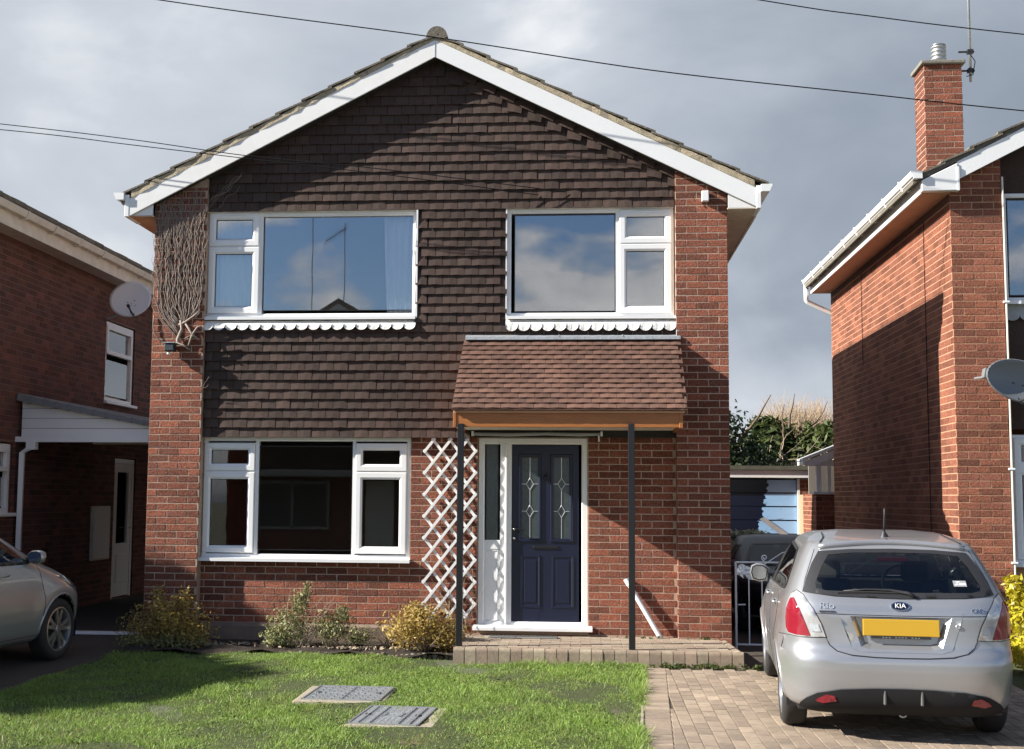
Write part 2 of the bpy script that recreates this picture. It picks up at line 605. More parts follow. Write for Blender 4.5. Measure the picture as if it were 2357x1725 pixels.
# ---- windows ------------------------------------------------------
def bars(mb, x0, x1, z0, z1, w, y0, y1):
    """rectangular ring of square section"""
    mb.box(x0, x0 + w, y0, y1, z0, z1)
    mb.box(x1 - w, x1, y0, y1, z0, z1)
    mb.box(x0 + w, x1 - w, y0, y1, z1 - w, z1)
    mb.box(x0 + w, x1 - w, y0, y1, z0, z0 + w)

def bevel_ring(mb, x0, x1, z0, z1, w, y0, y1, ch=.012):
    """sash ring with chamfered faces, mitred at the corners"""
    prof = [(0, y1), (0, y0 + ch * .7), (ch * .6, y0), (w - ch * 1.6, y0), (w, y0 + ch), (w, y1)]
    vs, fs = [], []
    n = len(prof)
    for (d, y) in prof:
        vs += [(x0 + d, y, z0 + d), (x1 - d, y, z0 + d), (x1 - d, y, z1 - d), (x0 + d, y, z1 - d)]
    for i in range(n - 1):
        for k in range(4):
            fs.append((i * 4 + k, i * 4 + (k + 1) % 4, (i + 1) * 4 + (k + 1) % 4, (i + 1) * 4 + k))
    mb.add(vs, fs)

def window(parent, x0, x1, z0, z1, y, lights, glass, name='window', frame_w=.045, sill=None, mullions=(), vents=()):
    """outer frame (the part) > sash rings, panes, sill, vents. lights: (kind, gx0, gx1, gz0, gz1) by their glass"""
    fb = MB()
    bevel_ring(fb, x0, x1, z0, z1, frame_w, y, y + .07, .008)
    for (a, b, c, d) in mullions:
        fb.box(a, b, y + .003, y + .065, c, d)
    fr = fb.obj(name, M_white, parent)
    fix_normals(fr)
    for (kd, a, b, c, d) in lights:
        if kd == 'sash':
            sb = MB()
            bevel_ring(sb, a - .078, b + .078, c - .078, d + .078, .078, y - .016, y + .055, .014)
            fix_normals(sb.obj('sash', M_white, fr))
            g = MB()
            bars(g, a - .002, b + .002, c - .002, d + .002, .007, y + .0005, y + .012)
            g.obj('gasket', M_black, fr)
            MB().box(a - .001, b + .001, y + .014, y + .02, c - .001, d + .001).obj('pane', glass, fr)
        else:
            g = MB()
            bars(g, a - .002, b + .002, c - .002, d + .002, .007, y + .022, y + .034)
            g.obj('gasket', M_black, fr)
            MB().box(a - .001, b + .001, y + .036, y + .042, c - .001, d + .001).obj('pane', glass, fr)
    for (a, b, c) in vents:
        bevel(MB().box(a, b, y - .03, y - .0165, c, c + .012).obj('vent', M_white, fr), .003, 1)
    if sill:
        sx0, sx1, sz, yo = sill
        sm = MB().prism_x([(y + .05, sz + .032), (yo, sz + .022), (yo, sz - .012), (yo + .02, sz - .012), (yo + .02, sz + .0), (y + .05, sz + .0)], sx0, sx1)
        fix_normals(sm.obj('sill', M_white, fr))
    return fr

# ---- foliage ------------------------------------------------------
def leaf_mesh(name, blobs, n, size, shell=.55, up=.25, elong=1.6, ruff=1.0):
    """leaf quads scattered through ellipsoids, denser to the outside"""
    cs = np.array([b[:3] for b in blobs])
    rs = np.array([b[3:6] for b in blobs])
    wgt = np.array([b[3] * b[4] + b[4] * b[5] + b[3] * b[5] for b in blobs])
    idx = rng.choice(len(blobs), n, p=wgt / wgt.sum())
    d = rng.normal(size=(n, 3))
    d /= np.linalg.norm(d, axis=1)[:, None]
    rad = shell + (1 - shell) * rng.random(n) ** .6
    rad *= 1 + ruff * (.10 * np.sin(d[:, 0] * 7 + d[:, 2] * 5) + .10 * np.sin(d[:, 1] * 9 - d[:, 2] * 6 + idx) + .06 * rng.normal(size=n))
    p = cs[idx] + d * rs[idx] * rad[:, None]
    nrm = d * .8 + rng.normal(size=(n, 3)) * .7 + np.array([0, 0, up])
    nrm /= np.linalg.norm(nrm, axis=1)[:, None]
    a = np.cross(nrm, rng.normal(size=(n, 3)))
    a /= np.linalg.norm(a, axis=1)[:, None]
    b = np.cross(nrm, a)
    sz = size * rng.uniform(.6, 1.35, n)[:, None]
    v = np.empty((n, 4, 3))
    v[:, 0] = p - a * sz * elong * .5
    v[:, 1] = p + b * sz * .36 + nrm * sz * .08
    v[:, 2] = p + a * sz * elong * .5
    v[:, 3] = p - b * sz * .36 + nrm * sz * .08
    return quads(name, v.reshape(-1, 3))

def quads(name, v):
    n = len(v) // 4
    me = bpy.data.meshes.new(name)
    me.vertices.add(4 * n)
    me.vertices.foreach_set('co', np.ascontiguousarray(v, dtype=np.float32).ravel())
    me.loops.add(4 * n)
    me.loops.foreach_set('vertex_index', np.arange(4 * n, dtype=np.int32))
    me.polygons.add(n)
    me.polygons.foreach_set('loop_start', np.arange(0, 4 * n, 4, dtype=np.int32))
    me.polygons.foreach_set('loop_total', np.full(n, 4, dtype=np.int32))
    me.update(calc_edges=True)
    return me

def leaves(name, parent, m, *a, **k):
    me = leaf_mesh(name, *a, **k)
    me.materials.append(m)
    return link(name, me, parent)

def wander(p, d, n, step, jit, pull=(0, 0, 0)):
    pts = [Vector(p)]
    d = Vector(d).normalized()
    for _ in range(n):
        d = (d + Vector((random.gauss(0, jit), random.gauss(0, jit), random.gauss(0, jit))) + Vector(pull)).normalized()
        pts.append(pts[-1] + d * step)
    return pts

# ================================================================== ground, lawn, drives
def sheet(name, x0, x1, y0, y1, dz, m, nx=2, ny=40):
    xs = np.linspace(x0, x1, nx)
    ys = np.linspace(y0, y1, ny)
    v = [(x, y, gz(y) + dz) for y in ys for x in xs]
    f = [(j * nx + i, j * nx + i + 1, (j + 1) * nx + i + 1, (j + 1) * nx + i) for j in range(ny - 1) for i in range(nx - 1)]
    return kind(MB().add(v, f).obj(name, m), 'structure')

gmb = MB()
gy = [-400, -60, -40, -20, -9, -7, -5, -3.5, -1.15, 0, 8, 60, 400]
gmb.add([(x, y, gz(y)) for y in gy for x in (-400, 400)], [(2 * i, 2 * i + 1, 2 * i + 3, 2 * i + 2) for i in range(len(gy) - 1)])
kind(gmb.obj('ground', M_ground), 'structure')
sheet('driveway', -5.32, -3.02, -7.2, 1.75, .008, M_ldrive)
sheet('carport_floor', -5.33, -3.06, 1.751, 8.0, .010, M_ldrive)
sheet('side_drive', 3.235, 5.52, -1.168, 9.0, .008, M_ldrive)
sheet('pavement', -60, 60, -9.2, -7.2, .012, M_conc, 2, 6)
sheet('road', -60, 60, -17.0, -9.4, .004, M_asphalt, 2, 8)
sheet('front_garden', 5.45, 14, -7.2, -.02, .006, M_turf)

# concrete strip at the carport mouth; white paint colour stands in for sunlight
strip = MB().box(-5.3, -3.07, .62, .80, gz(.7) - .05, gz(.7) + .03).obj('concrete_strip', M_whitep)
strip['label'] = 'concrete edging strip coloured as if sunlit, across the dark drive in front of the carport'
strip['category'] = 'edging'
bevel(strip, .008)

# lawn: gently uneven sheet and its grass
def lawn_z(x, y):
    return gz(y) + .018 + .014 * math.sin(x * 1.7 + .5) * math.sin(y * 1.3) + .008 * math.sin(x * 5.1 + y * 3.3)
lx = np.linspace(-3.0, 2.26, 60)
ly = np.linspace(-7.2, -.82, 70)
MH1 = (-.62, .135, -3.47, -2.72)
MH2 = (.0, .66, -4.44, -3.62)
def lawn_edge(y):
    return 2.235 + (y + 1.15) * .047
lv = [(-3.0 + (x + 3.0) / 5.26 * (lawn_edge(y) + 3.0), y, lawn_z(x, y)) for y in ly for x in lx]
lf = [(j * 60 + i, j * 60 + i + 1, (j + 1) * 60 + i + 1, (j + 1) * 60 + i) for j in range(69) for i in range(59)]
lawn = kind(MB().add(lv, lf).obj('lawn', M_turf, smooth=True), 'structure')

NG = 470000
gx = rng.uniform(-3.06, 2.30, NG)
gyy = -6.4 + (6.4 - .80) * rng.random(NG) ** .82
keep = np.ones(NG, bool)
for (a, b, c, d) in (MH1, MH2):
    edge = .045 * np.sin(gx * 17) + .03 * np.sin(gyy * 29) + .02 * np.sin(gx * 61)
    keep &= ~((gx > a + .04 + edge) & (gx < b - .04 + edge) & (gyy > c + .05 + edge) & (gyy < d - .05 + edge))
patch = np.sin(gx * 2.1 + 1) * np.sin(gyy * 1.7) + .6 * np.sin(gx * 5.3 - gyy * 3.1) + .4 * np.sin(gx * 11 + gyy * 9)
keep &= rng.random(NG) < np.clip(.70 + .38 * patch, .10, 1)
bare = ((gx - 1.75) / .8) ** 2 + ((gyy + 5.75) / .55) ** 2 < 1 + .5 * np.sin(gx * 9) * np.sin(gyy * 11)
bare |= ((gx + 1.55) / .5) ** 2 + ((gyy + 5.55) / .35) ** 2 < 1
keep &= ~bare | (rng.random(NG) < .12)
keep &= ~((gx > .36) & (gyy > -1.17))
keep &= gx < lawn_edge(gyy) + .03 + .045 * np.sin(gyy * 13) * np.sin(gyy * 37 + 1) + .025 * rng.normal(size=NG)
gx, gyy = gx[keep], gyy[keep]
n = len(gx)
gzz = np.interp(gyy, [-9, -5, -3.5, -1.15, 0], [-.42, -.32, -.305, -.262, -.235]) + .018 + .014 * np.sin(gx * 1.7 + .5) * np.sin(gyy * 1.3) + .008 * np.sin(gx * 5.1 + gyy * 3.3)
ht = (.007 + .026 * rng.random(n) ** 1.7) * np.clip(1 + .35 * np.sin(gx * 3.1 + gyy * 2.3) + .2 * np.sin(gx * 9.7 - gyy * 7), .4, 1.7)
edgeb = np.clip(1 - np.abs(gx - lawn_edge(gyy)) / .12, 0, 1) + np.clip(1 - np.abs(gyy + 1.2) / .14, 0, 1) * (gx > .3)
ht *= 1 + .9 * edgeb
wd = rng.uniform(.0016, .0032, n)
an = rng.uniform(0, 2 * math.pi, n)
le = rng.uniform(.2, 1.3, n) * ht
la = rng.uniform(0, 2 * math.pi, n)
p = np.stack([gx, gyy, gzz - .006], 1)
a = np.stack([np.cos(an), np.sin(an), np.zeros(n)], 1) * wd[:, None]
tip = p + np.stack([np.cos(la) * le, np.sin(la) * le, ht], 1)
gv = np.empty((n, 4, 3))
gv[:, 0] = p - a
gv[:, 1] = p + a
gv[:, 2] = tip + a * .35
gv[:, 3] = tip - a * .35
gme = quads('grass', gv.reshape(-1, 3))
gme.materials.append(M_grass)
kind(link('grass', gme), 'stuff')
pick = rng.random(n) < .018 + .04 * (np.sin(gx * 1.9 - .6) * np.sin(gyy * 2.3) > .35)
dgv = gv[pick].copy()
dgv += np.array([.004, .003, .0])
dgv[:, 2:, 2] += .004
dgv[:, 2:, :2] += rng.normal(size=(int(pick.sum()), 1, 2)) * .016
dme = quads('dry_grass', dgv.reshape(-1, 3))
dme.materials.append(M_straw)
kind(link('dry_grass', dme), 'stuff')

# clover and other low broad leaves among the grass
nw = 9000
wx, wy = rng.uniform(-2.9, 2.2, nw), rng.uniform(-6.3, -.8, nw)
kp = (wx < lawn_edge(wy) - .05) & (np.sin(wx * 2.7) * np.sin(wy * 2.1 + 1) + .5 * rng.random(nw) > .25) & ~((wx > .3) & (wy > -1.2))
for (a_, b_, c_, d_) in (MH1, MH2):
    kp &= ~((wx > a_) & (wx < b_) & (wy > c_) & (wy < d_))
wx, wy = wx[kp], wy[kp]
nw = len(wx)
wz = np.interp(wy, [-9, -5, -3.5, -1.15, 0], [-.42, -.32, -.305, -.262, -.235]) + rng.uniform(.03, .05, nw)
c0 = np.stack([wx, wy, wz], 1)
nn = rng.normal(size=(nw, 3)) * .35 + np.array([0, 0, 1])
aa = np.cross(nn, rng.normal(size=(nw, 3)))
aa /= np.linalg.norm(aa, axis=1)[:, None]
bb = np.cross(nn, aa)
bb /= np.linalg.norm(bb, axis=1)[:, None]
sz = rng.uniform(.005, .013, nw)[:, None]
wv = np.stack([c0 - aa * sz, c0 + bb * sz, c0 + aa * sz, c0 - bb * sz], 1)
wme = quads('low_weeds', wv.reshape(-1, 3))
wme.materials.append(M_under)
kind(link('ground_cover', wme), 'stuff')

# flower bed of dark soil under the big window
bed = MB()
bx, by = np.linspace(-3.0, .42, 40), np.linspace(-.88, .11, 14)
bed.add([(x, y, gz(y) + .03 + .03 * math.sin(x * 7.1) * math.sin(y * 13) + .02 * random.random()) for y in by for x in bx],
        [(j * 40 + i, j * 40 + i + 1, (j + 1) * 40 + i + 1, (j + 1) * 40 + i) for j in range(13) for i in range(39)])
kind(bed.obj('flower_bed', M_soil), 'structure')

# log edging along the bed
edg = thing('log_edging', 'low half-round timber edging between the flower bed and the lawn', 'edging', (-.7, -.78, gz(-.78)))
x = -1.66
while x < .40:
    w = random.uniform(.045, .06)
    if not (-1.2 < x < -.9) or random.random() < .4:
        h = random.uniform(.025, .06)
        e = MB().lathe([(.001, h), (w * .42, h - .004), (w * .5, h - .014), (w * .5, -.03)], 10).obj('log', M_stone if random.random() < .6 else M_bark, edg, True)
        e.location = (x + .7, random.uniform(-.012, .012), 0)
    x += w

# ---- porch slab of pavers and the paved drive
PZ = -.10
slab = thing('paved_porch_step', 'raised step of buff block paving with bullnosed edge below the porch posts', 'step', (1.8, -.55, PZ))
def at(o, me, p, name, rot=None):
    ob = link(name, me, o, (p[0] - o.location.x, p[1] - o.location.y, p[2] - o.location.z))
    if rot:
        ob.rotation_euler = rot
    return ob
base = MB().prism_z([(.44, -1.11), (3.13, -1.13), (3.13, .1), (.44, .1)], gz(-1.15) - .1, PZ - .012).obj('base', M_joint, slab)
base.location = (-slab.location.x, -slab.location.y, -slab.location.z)
def edge_block(w):
    """bullnosed kerb block, local x along the run, front to -y"""
    pr = [(.10, -.013)] + [(.035 - .035 * math.sin(t), -.035 + .035 * math.cos(t)) for t in np.linspace(0, math.pi / 2, 5)] + [(0, -.20), (.10, -.20)]
    b = MB().prism_x(pr, -w / 2 + .003, w / 2 - .003).mesh('edge_block')
    b.materials.append(M_paver)
    return b
ebm = [edge_block(.111) for _ in range(2)]
for i in range(25):
    xx = .43 + (i + .5) * .111
    at(slab, ebm[i % 2], (xx, -1.135 - .0005 * i + random.uniform(-.003, .003), PZ + .002), 'edge_block', (0, random.uniform(-.02, .02), random.uniform(-.02, .02)))
for i in range(9):
    at(slab, ebm[i % 2], (3.205 - .004 * i, -1.03 + i * .111, PZ + .002), 'edge_block', (0, 0, math.pi / 2 + random.uniform(-.02, .02)))
row = 0
for yy in np.arange(-1.03, .12, .102):
    off = .1 if row % 2 else 0
    for xx in np.arange(.34 + off, 3.16, .204):
        x0, x1 = max(xx, .44), min(xx + .198, 3.10)
        if x1 - x0 < .04 or (yy > -.02 and x0 > 2.66):
            continue
        me = brick_mesh(x1 - x0, .096, .03, row % 3, 'up', M_paver)
        at(slab, me, ((x0 + x1) / 2, yy + .048, PZ + random.uniform(-.003, .002)), 'paver', (random.uniform(-.008, .008), random.uniform(-.006, .006), random.uniform(-.01, .01)))
    row += 1

drive = sheet('paved_drive', 1.90, 5.45, -7.19, -1.17, .004, M_joint)
rects = []
for k, xx in enumerate(np.arange(2.194, 5.42, .102)):
    off = .1 if k % 2 else 0
    for yy in np.arange(-7.1 + off, -1.2, .204):
        xs_ = max(xx, lawn_edge(yy + .1) + .236)
        if yy + .198 < -1.18 and xx + .097 - xs_ > .02:
            rects.append((xs_, xx + .097, yy, yy + .198))
for yy in np.arange(-7.15, -1.2, .102):
    rects.append((lawn_edge(yy) + .035, lawn_edge(yy) + .232, yy, yy + .097))
def drive_pri(e):
    p, q, a, b = e[2]
    vis = -5.75 < a < -1.1 and (p < 3.28 or a < -4.35) and p < 5.2
    return (0 if vis else 1, abs(b + 5.2) * .8 + abs(p - 3.0))
lay_bricks(drive, [('upy', lambda y: gz(y) + .014, rects)], M_paverr, 300, drive, 'paver', 'outer_paving', drive_pri, .02)

# timber edge between lawn and drive
ke = MB()
for i in range(6):
    y0 = -6.9 + i * .62
    e0, e1 = lawn_edge(y0), lawn_edge(y0 + .6)
    zt_ = gz(y0) + .030 - .004 * (i % 3)
    ke.prism_z([(e0 + .008, y0), (e0 + .028, y0), (e1 + .028, y0 + .6), (e1 + .008, y0 + .6)], zt_ - .09, zt_)
keo = ke.obj('kerb_edging', M_conc)
keo['label'] = 'narrow concrete edging strip between the grass and the block paved drive'
keo['category'] = 'kerb'

# ---- manhole covers
def manhole(label, x0, x1, y0, y1, inner, skew, kindp):
    zc = gz((y0 + y1) / 2) + .040
    t = thing('manhole_cover', label, 'manhole cover', ((x0 + x1) / 2, (y0 + y1) / 2, zc), 0, 'manhole covers in the lawn')
    w, d = (x1 - x0) / 2, (y1 - y0) / 2
    a, b, c, e = inner
    sl = math.atan2(gz(y1) - gz(y0), y1 - y0)
    t.rotation_euler = (sl, 0, skew)
    fr = MB()
    fr.prism_z([(-w + random.uniform(0, .03), -d), (w, -d + random.uniform(0, .03)), (w - random.uniform(0, .04), d), (-w, d - .02)], -.08, -.006)
    fix_normals(bevel(fr.obj('concrete_surround', M_conc, t), .012))
    cv = MB()
    bars(cv, a, b, c, e, .018, -.008, .0)
    ring = MB()
    for (p, q, r_, s_) in ((a, a + .014, c, e), (b - .014, b, c, e), (a, b, c, c + .014), (a, b, e - .014, e)):
        ring.box(p, q, r_, s_, -.01, .004)
    ring.obj('rim', M_steel, t)
    pl = MB().box(a + .018, b - .018, c + .018, e - .018, -.012, -.001).obj('cover_plate', M_steel, t)
    rb = MB()
    if kindp == 0:
        ym = (c + e) / 2
        rb.box(a + .03, b - .03, ym - .008, ym + .008, -.001, .006)
        xm = (a + b) / 2
        rb.box(xm - .008, xm + .008, c + .03, e - .03, -.001, .006)
        for xx in np.arange(a + .05, b - .04, .055):
            for yy in np.arange(c + .05, e - .04, .05):
                if (int(xx * 100) + int(yy * 100)) % 2:
                    rb.box(xx, xx + .032, yy, yy + .009, -.001, .004)
                else:
                    rb.box(xx + .012, xx + .021, yy - .012, yy + .020, -.001, .004)
    else:
        for f in (.14, .3, .7, .86):
            xx = a + (b - a) * f
            rb.box(xx - .007, xx + .007, c + .03, e - .03, -.001, .007)
        xm, ym = (a + b) / 2, (c + e) / 2
        for (p, q, r_, s_) in ((xm - .07, xm + .07, ym - .08, ym - .066), (xm - .07, xm + .07, ym + .066, ym + .08), (xm - .07, xm - .056, ym - .08, ym + .08), (xm + .056, xm + .07, ym - .08, ym + .08)):
            rb.box(p, q, r_, s_, -.001, .006)
        for xx in np.arange(a + .04, b - .03, .04):
            for yy in np.arange(c + .05, e - .05, .045):
                rb.box(xx, xx + .02, yy, yy + .008, -.001, .0035)
    kind(rb.obj('tread_pattern', M_steel, t), 'stuff')
    for (hx, hy) in ((a + .07, (c + e) / 2), (b - .07, (c + e) / 2)):
        h = MB().lathe([(.0, .0015), (.017, .0015), (.022, .007), (.026, .001)], 12).obj('key_hole', M_black, t)
        h.location = (hx, hy, 0)
    return t
manhole('wider galvanised manhole cover in a concrete surround in the lawn, further from the street', *MH1, (-.30, .335, -.315, .345), R(-2), 0)
manhole('narrower galvanised manhole cover with a square panel in the lawn, nearer the street', *MH2, (-.305, .215, -.375, .375), R(-4), 1)

# ================================================================== the main house
HX0, HX1, HY1 = -3.05, 3.22, 5.85
house = thing('house', 'detached brown tile hung and red brick house with navy front door and tiled porch', 'house')
W1 = (-2.50, -.135, 3.29, 4.485)
W2 = (.858, 2.66, 3.285, 4.49)
W3 = (-2.47, -.175, .665, 1.99)
DR = (.555, 1.735, -.03, 1.99)
APX, APZ = .067, 6.151
def barge_z(x):
    """underside of the barge boards"""
    return APZ - (.514 * (APX - x) if x < APX else .493 * (x - APX))

# backing walls in mortar colour, openings cut out
YP, YR, YT = 0.0, .125, .045          # pier face, recessed brick face, hung tile face
wm = MB()
wall_panels(wm, 'front', YR + .003, -2.47, 2.67, -.35, 2.06, [W3, DR], .12)
wall_panels(wm, 'front', YR + .002, -2.47, 2.67, 2.06, 4.52, [W1, W2], .12)
wall = wm.obj('wall', M_mortar, house)
for (a, b) in ((-3.05, -2.47), (2.67, 3.22)):
    MB().prism_y([(a + .003, -.35), (b - .003, -.35), (b - .003, barge_z(b) + .10), (a + .003, barge_z(a) + .10)], YP + .003, .32).obj('pier', M_mortar, house)
sm_ = MB()
sm_.box(-3.043, -2.9, .32, HY1, -.35, 4.60)
sm_.box(3.07, 3.213, .32, HY1, -.35, 4.60)
sm_.box(-3.04, 3.21, HY1 - .12, HY1, -.35, 4.6)
sm_.prism_y([(-2.6, 4.52), (2.8, 4.52), (APX, 6.10)], .13, .25)
sm_.prism_y([(-2.9, 4.58), (3.07, 4.58), (APX, 6.10)], HY1 - .12, HY1)
side_wall = sm_.obj('outer_wall', M_brick, house)
inn = MB()
inn.box(-2.9, 3.07, .26, HY1 - .12, -.30, -.06)
inn.box(-2.9, 3.07, .26, HY1 - .12, 2.10, 2.30)
inn.box(-2.9, 3.07, .26, HY1 - .12, 4.53, 4.60)
inn.box(-.12, -.06, .26, HY1 - .2, -.06, 2.10)
inn.box(.02, .08, .26, 4.2, 2.30, 4.53)
inn.box(-2.9, 3.07, 4.2, 4.3, -.06, 4.53)
inn.obj('interior', M_room, house)

brk = []
brk.append(('front', YP, brick_rects(-3.05, -2.47, -.24, 4.75, top=lambda x: barge_z(x) + .16, phase=-3.05 + .0)))
brk.append(('front', YP, brick_rects(2.67, 3.22, -.24, 4.95, top=lambda x: barge_z(x) + .16, phase=2.67)))
brk.append(('front', YR, brick_rects(-2.466, 2.664, -.24, 2.03, [(W3[0] - .01, W3[1] + .004, W3[2] - .03, 2.1), (DR[0] - .005, DR[1] + .005, -.12, 2.0)], phase=.05)))
brk.append(('left', 2.67, brick_rects(.014, YR, -.24, 2.03, phase=.014)))
def house_pri(e):
    side, c, (p, q, a, b) = e
    s = 0
    if side == 'left':
        s += 50
    if side == 'front' and c > .05 and -.05 < p < .55:
        s += 1.2
    if b > 4.4 or b < -.1:
        s += 3
    if p < -2.4 and a > 3.2:
        s += 1
    return s - (q - p) * 4 - (.6 if p > 2.6 else 0)
lay_bricks(wall, brk, M_brick, 300, house, 'brick', 'brickwork', house_pri)
# plinth under the window with a sloped mortar top
M_plinth = mat('plinth_render', (.20, .145, .105), .95, mott=(9, .4), bump=(50, .006))
pl = MB().prism_x([(YR - .07, -.3), (YR - .07, -.045), (YR - .002, -.015), (YR - .002, -.3)], -2.46, .06)
fix_normals(pl.obj('plinth', M_plinth, house))

# ---- tile hanging
clad = MB().prism_y([(-2.47, 1.995), (2.665, 1.995), (2.665, 4.53), (-2.47, 4.53)], YR - .03, YR)
hold = MB()
wall_panels(hold, 'front', YR - .035, -2.47, 2.665, 1.995, 4.53, [(W1[0] - .02, W1[1], W1[2] - .03, W1[3]), (W2[0], W2[1] + .02, W2[2] - .03, W2[3])], .036)
hold.prism_y([(-2.47, 4.53), (2.665, 4.53), (2.665, barge_z(2.665) + .12), (APX, APZ + .12), (-2.47, barge_z(-2.47) + .12)], YR - .035, YR + .002)
clad = fix_normals(hold.obj('tile_cladding', M_dark, house))
TW = .158
def tile_mesh(w, h, var, m=None, t=.009):
    """hanging tile, cambered: local origin at the middle of its bottom front edge, top leaning back"""
    rr = random.Random(var * 77 + int(w * 1000))
    b = MB()
    cam_ = .0022 + .0018 * rr.random()
    nx = 3
    fr, bk = [], []
    for zi, (z, yy) in enumerate(((0, 0), (h, .033))):
        for i in range(nx):
            u = i / (nx - 1) * 2 - 1
            y = yy + cam_ * u * u
            zz = z + (.004 * (1 - u * u) if zi == 0 else 0) + rr.uniform(-.0012, .0012)
            fr.append((u * (w / 2 - .0026), y, zz))
            bk.append((u * (w / 2 - .0026), y + t, zz))
    v = fr + bk
    f = []
    for i in range(nx - 1):
        f.append((i, i + 1, nx + i + 1, nx + i))
        f.append((2 * nx + i + 1, 2 * nx + i, 3 * nx + i, 3 * nx + i + 1))
        f.append((i + 1, i, 2 * nx + i, 2 * nx + i + 1))
        f.append((nx + i, nx + i + 1, 3 * nx + i + 1, 3 * nx + i))
    f.append((0, nx, 3 * nx, 2 * nx))
    f.append((nx - 1, 2 * nx + nx - 1, 3 * nx + nx - 1, nx + nx - 1))
    me = b.add(v, f).mesh('tile')
    me.materials.append(m or M_tile)
    return me
tile_cache = {}
def tile_of(w, h, var):
    key = (round(w, 3), round(h, 3), var)
    if key not in tile_cache:
        tile_cache[key] = tile_mesh(w, h, var)
    return tile_cache[key]
tiles = []
rows = [1.985 + .1042 * k for k in range(24)]
rows += [rows[-1] + .1042 + .1068 * k for k in range(16)]
for k, z in enumerate(rows):
    off = TW / 2 if k % 2 else 0.0
    half_r = (APZ + .06 - z) / .493 + APX
    half_l = APX - (APZ + .06 - z) / .514
    xl, xr = max(-2.468, half_l), min(2.664, half_r)
    for n in range(-20, 20):
        x0, x1 = max(n * TW + off, xl), min((n + 1) * TW + off, xr)
        if x1 - x0 < .03:
            continue
        hgt = .165
        cx = (x0 + x1) / 2
        if z < 2.28 and x0 > .34:
            continue
        if cx > .45 and z < 2.95:
            continue
        skip = False
        for (a, b, c, d) in ((W1[0], W1[1], W1[2] - .07, W1[3]), (W2[0], W2[1], W2[2] - .05, W2[3])):
            if a - .01 < cx < b + .01 and z + .05 > c and z < d - .03:
                skip = True
            elif z < c and z + hgt > c + .10 and a < cx < b:
                hgt = max(.10, c + .06 - z)
            if (z + .05 > c and z < d - .03):
                if x0 < b < x1:
                    x0 = b + .002
                if x0 < a < x1:
                    x1 = a - .002
        if skip or x1 - x0 < .03:
            continue
        room = barge_z(cx) + .17 - z
        if room < .07:
            continue
        # the last tiles of each row lie square to the verge
        if z > 4.55 and (cx > half_r - .42):
            continue
        tiles.append((cx, z, x1 - x0, min(hgt, room)))
for k, z in enumerate(rows):       # the cut and tilted end tiles along the right verge
    if z < 4.60 or z > 5.95:
        continue
    xe = (APZ - z) / .493 + APX
    for (dx, dz, w) in ((-.30, .004, .165), (-.165, .030, .17), (-.02, .085, .17)):
        tiles.append((xe + dx - .05, z + dz, w, .15, R(10) if dx < -.2 else R(24)))
def tile_pri(e):
    x, z = e[0], e[1]
    if len(e) == 5:
        return -5
    s = 0
    if z > 4.5 and x < .067 - (5.9 - z) * -.0 - 0:
        s += 1.5
    if x < -1.9:
        s += 1
    if z > 5.6:
        s += 2
    return s + random.random() * .8
tiles.sort(key=tile_pri)
rest = MB()
for i, e in enumerate(tiles):
    x, z, w, h = e[:4]
    rot = e[4] if len(e) == 5 else random.gauss(0, .006)
    y = YT + random.uniform(-.003, .003) - (.012 if len(e) == 5 else 0)
    me = tile_of(w, round(h, 2), i % 5)
    if i < 300:
        o = link('tile', me, clad, (x, y, z))
        o.rotation_euler = (random.gauss(0, .008), rot, random.gauss(0, .011))
    else:
        mt = Matrix.Translation((x, y, z)) @ Matrix.Rotation(rot, 4, 'Y') @ Matrix.Rotation(random.gauss(0, .011), 4, 'Z')
        rest.add([tuple(mt @ v.co) for v in me.vertices], [tuple(p_.vertices) for p_ in me.polygons])
kind(rest.obj('hung_tiling', M_tile, house), 'stuff')

# ---- barge boards, box ends, soffits, gutters
BY = -.10
BHT = .196
bl_ = fix_normals(bevel(MB().prism_y([(-3.325, 4.412), (APX - .002, APZ), (APX - .002, APZ + BHT), (-3.325, 4.612)], BY, BY + .022).obj('barge_board', M_whitep, house), .003, 1))
br_ = fix_normals(bevel(MB().prism_y([(APX + .002, APZ), (3.52, 4.442), (3.52, 4.648), (APX + .002, APZ + BHT)], BY, BY + .022).obj('barge_board', M_white, house), .003, 1))
MB().box(APX - .004, APX + .004, BY - .003, BY + .01, APZ - .005, APZ + BHT).obj('joint_cover', M_steel, house)
for (xa, xb, zz) in ((-3.372, -3.322, 4.41), (3.517, 3.567, 4.425)):
    bevel(MB().box(xa, xb, BY - .004, .3, zz, zz + .245).obj('box_end', M_white, house), .004, 1)
for (xa, xb, z0, mm) in ((-3.36, -3.05, 4.415, M_soffit), (3.22, 3.555, 4.43, M_cream)):
    MB().box(xa, xb, BY + .03, HY1, z0, z0 + .012).obj('soffit', mm, house)
# little plywood cheek between wall and box end
MB().prism_y([(-3.322, 4.428), (-3.06, 4.428), (-3.06, 4.55)], -.07, -.05).obj('cheek_board', M_whitep, house)
fix_normals(MB().prism_y([(3.225, 4.443), (3.52, 4.443), (3.225, 4.59)], -.07, -.05).obj('cheek_board', M_whitep, house))
for xx in (-3.372, 3.547):
    MB().box(xx, xx + .02, .3, HY1, 4.42, 4.66).obj('fascia', M_white, house)
def gutter_mesh(x, side, z, y0, y1):
    g = MB()
    pr = [(0, 0), (.085, 0), (.115, .065), (.115, .078), (.108, .078), (.08, .010), (.005, .010), (.005, .078), (-.002, .078), (-.002, 0)]
    pts = [(x + side * (a), z + b) for a, b in pr]
    g.prism_y(pts, y0, y1)
    g.prism_y([(x + side * a, z + b) for a, b in ((0, 0), (.085, 0), (.115, .065), (.115, .078), (0, .078))], y0 - .006, y0)
    return g
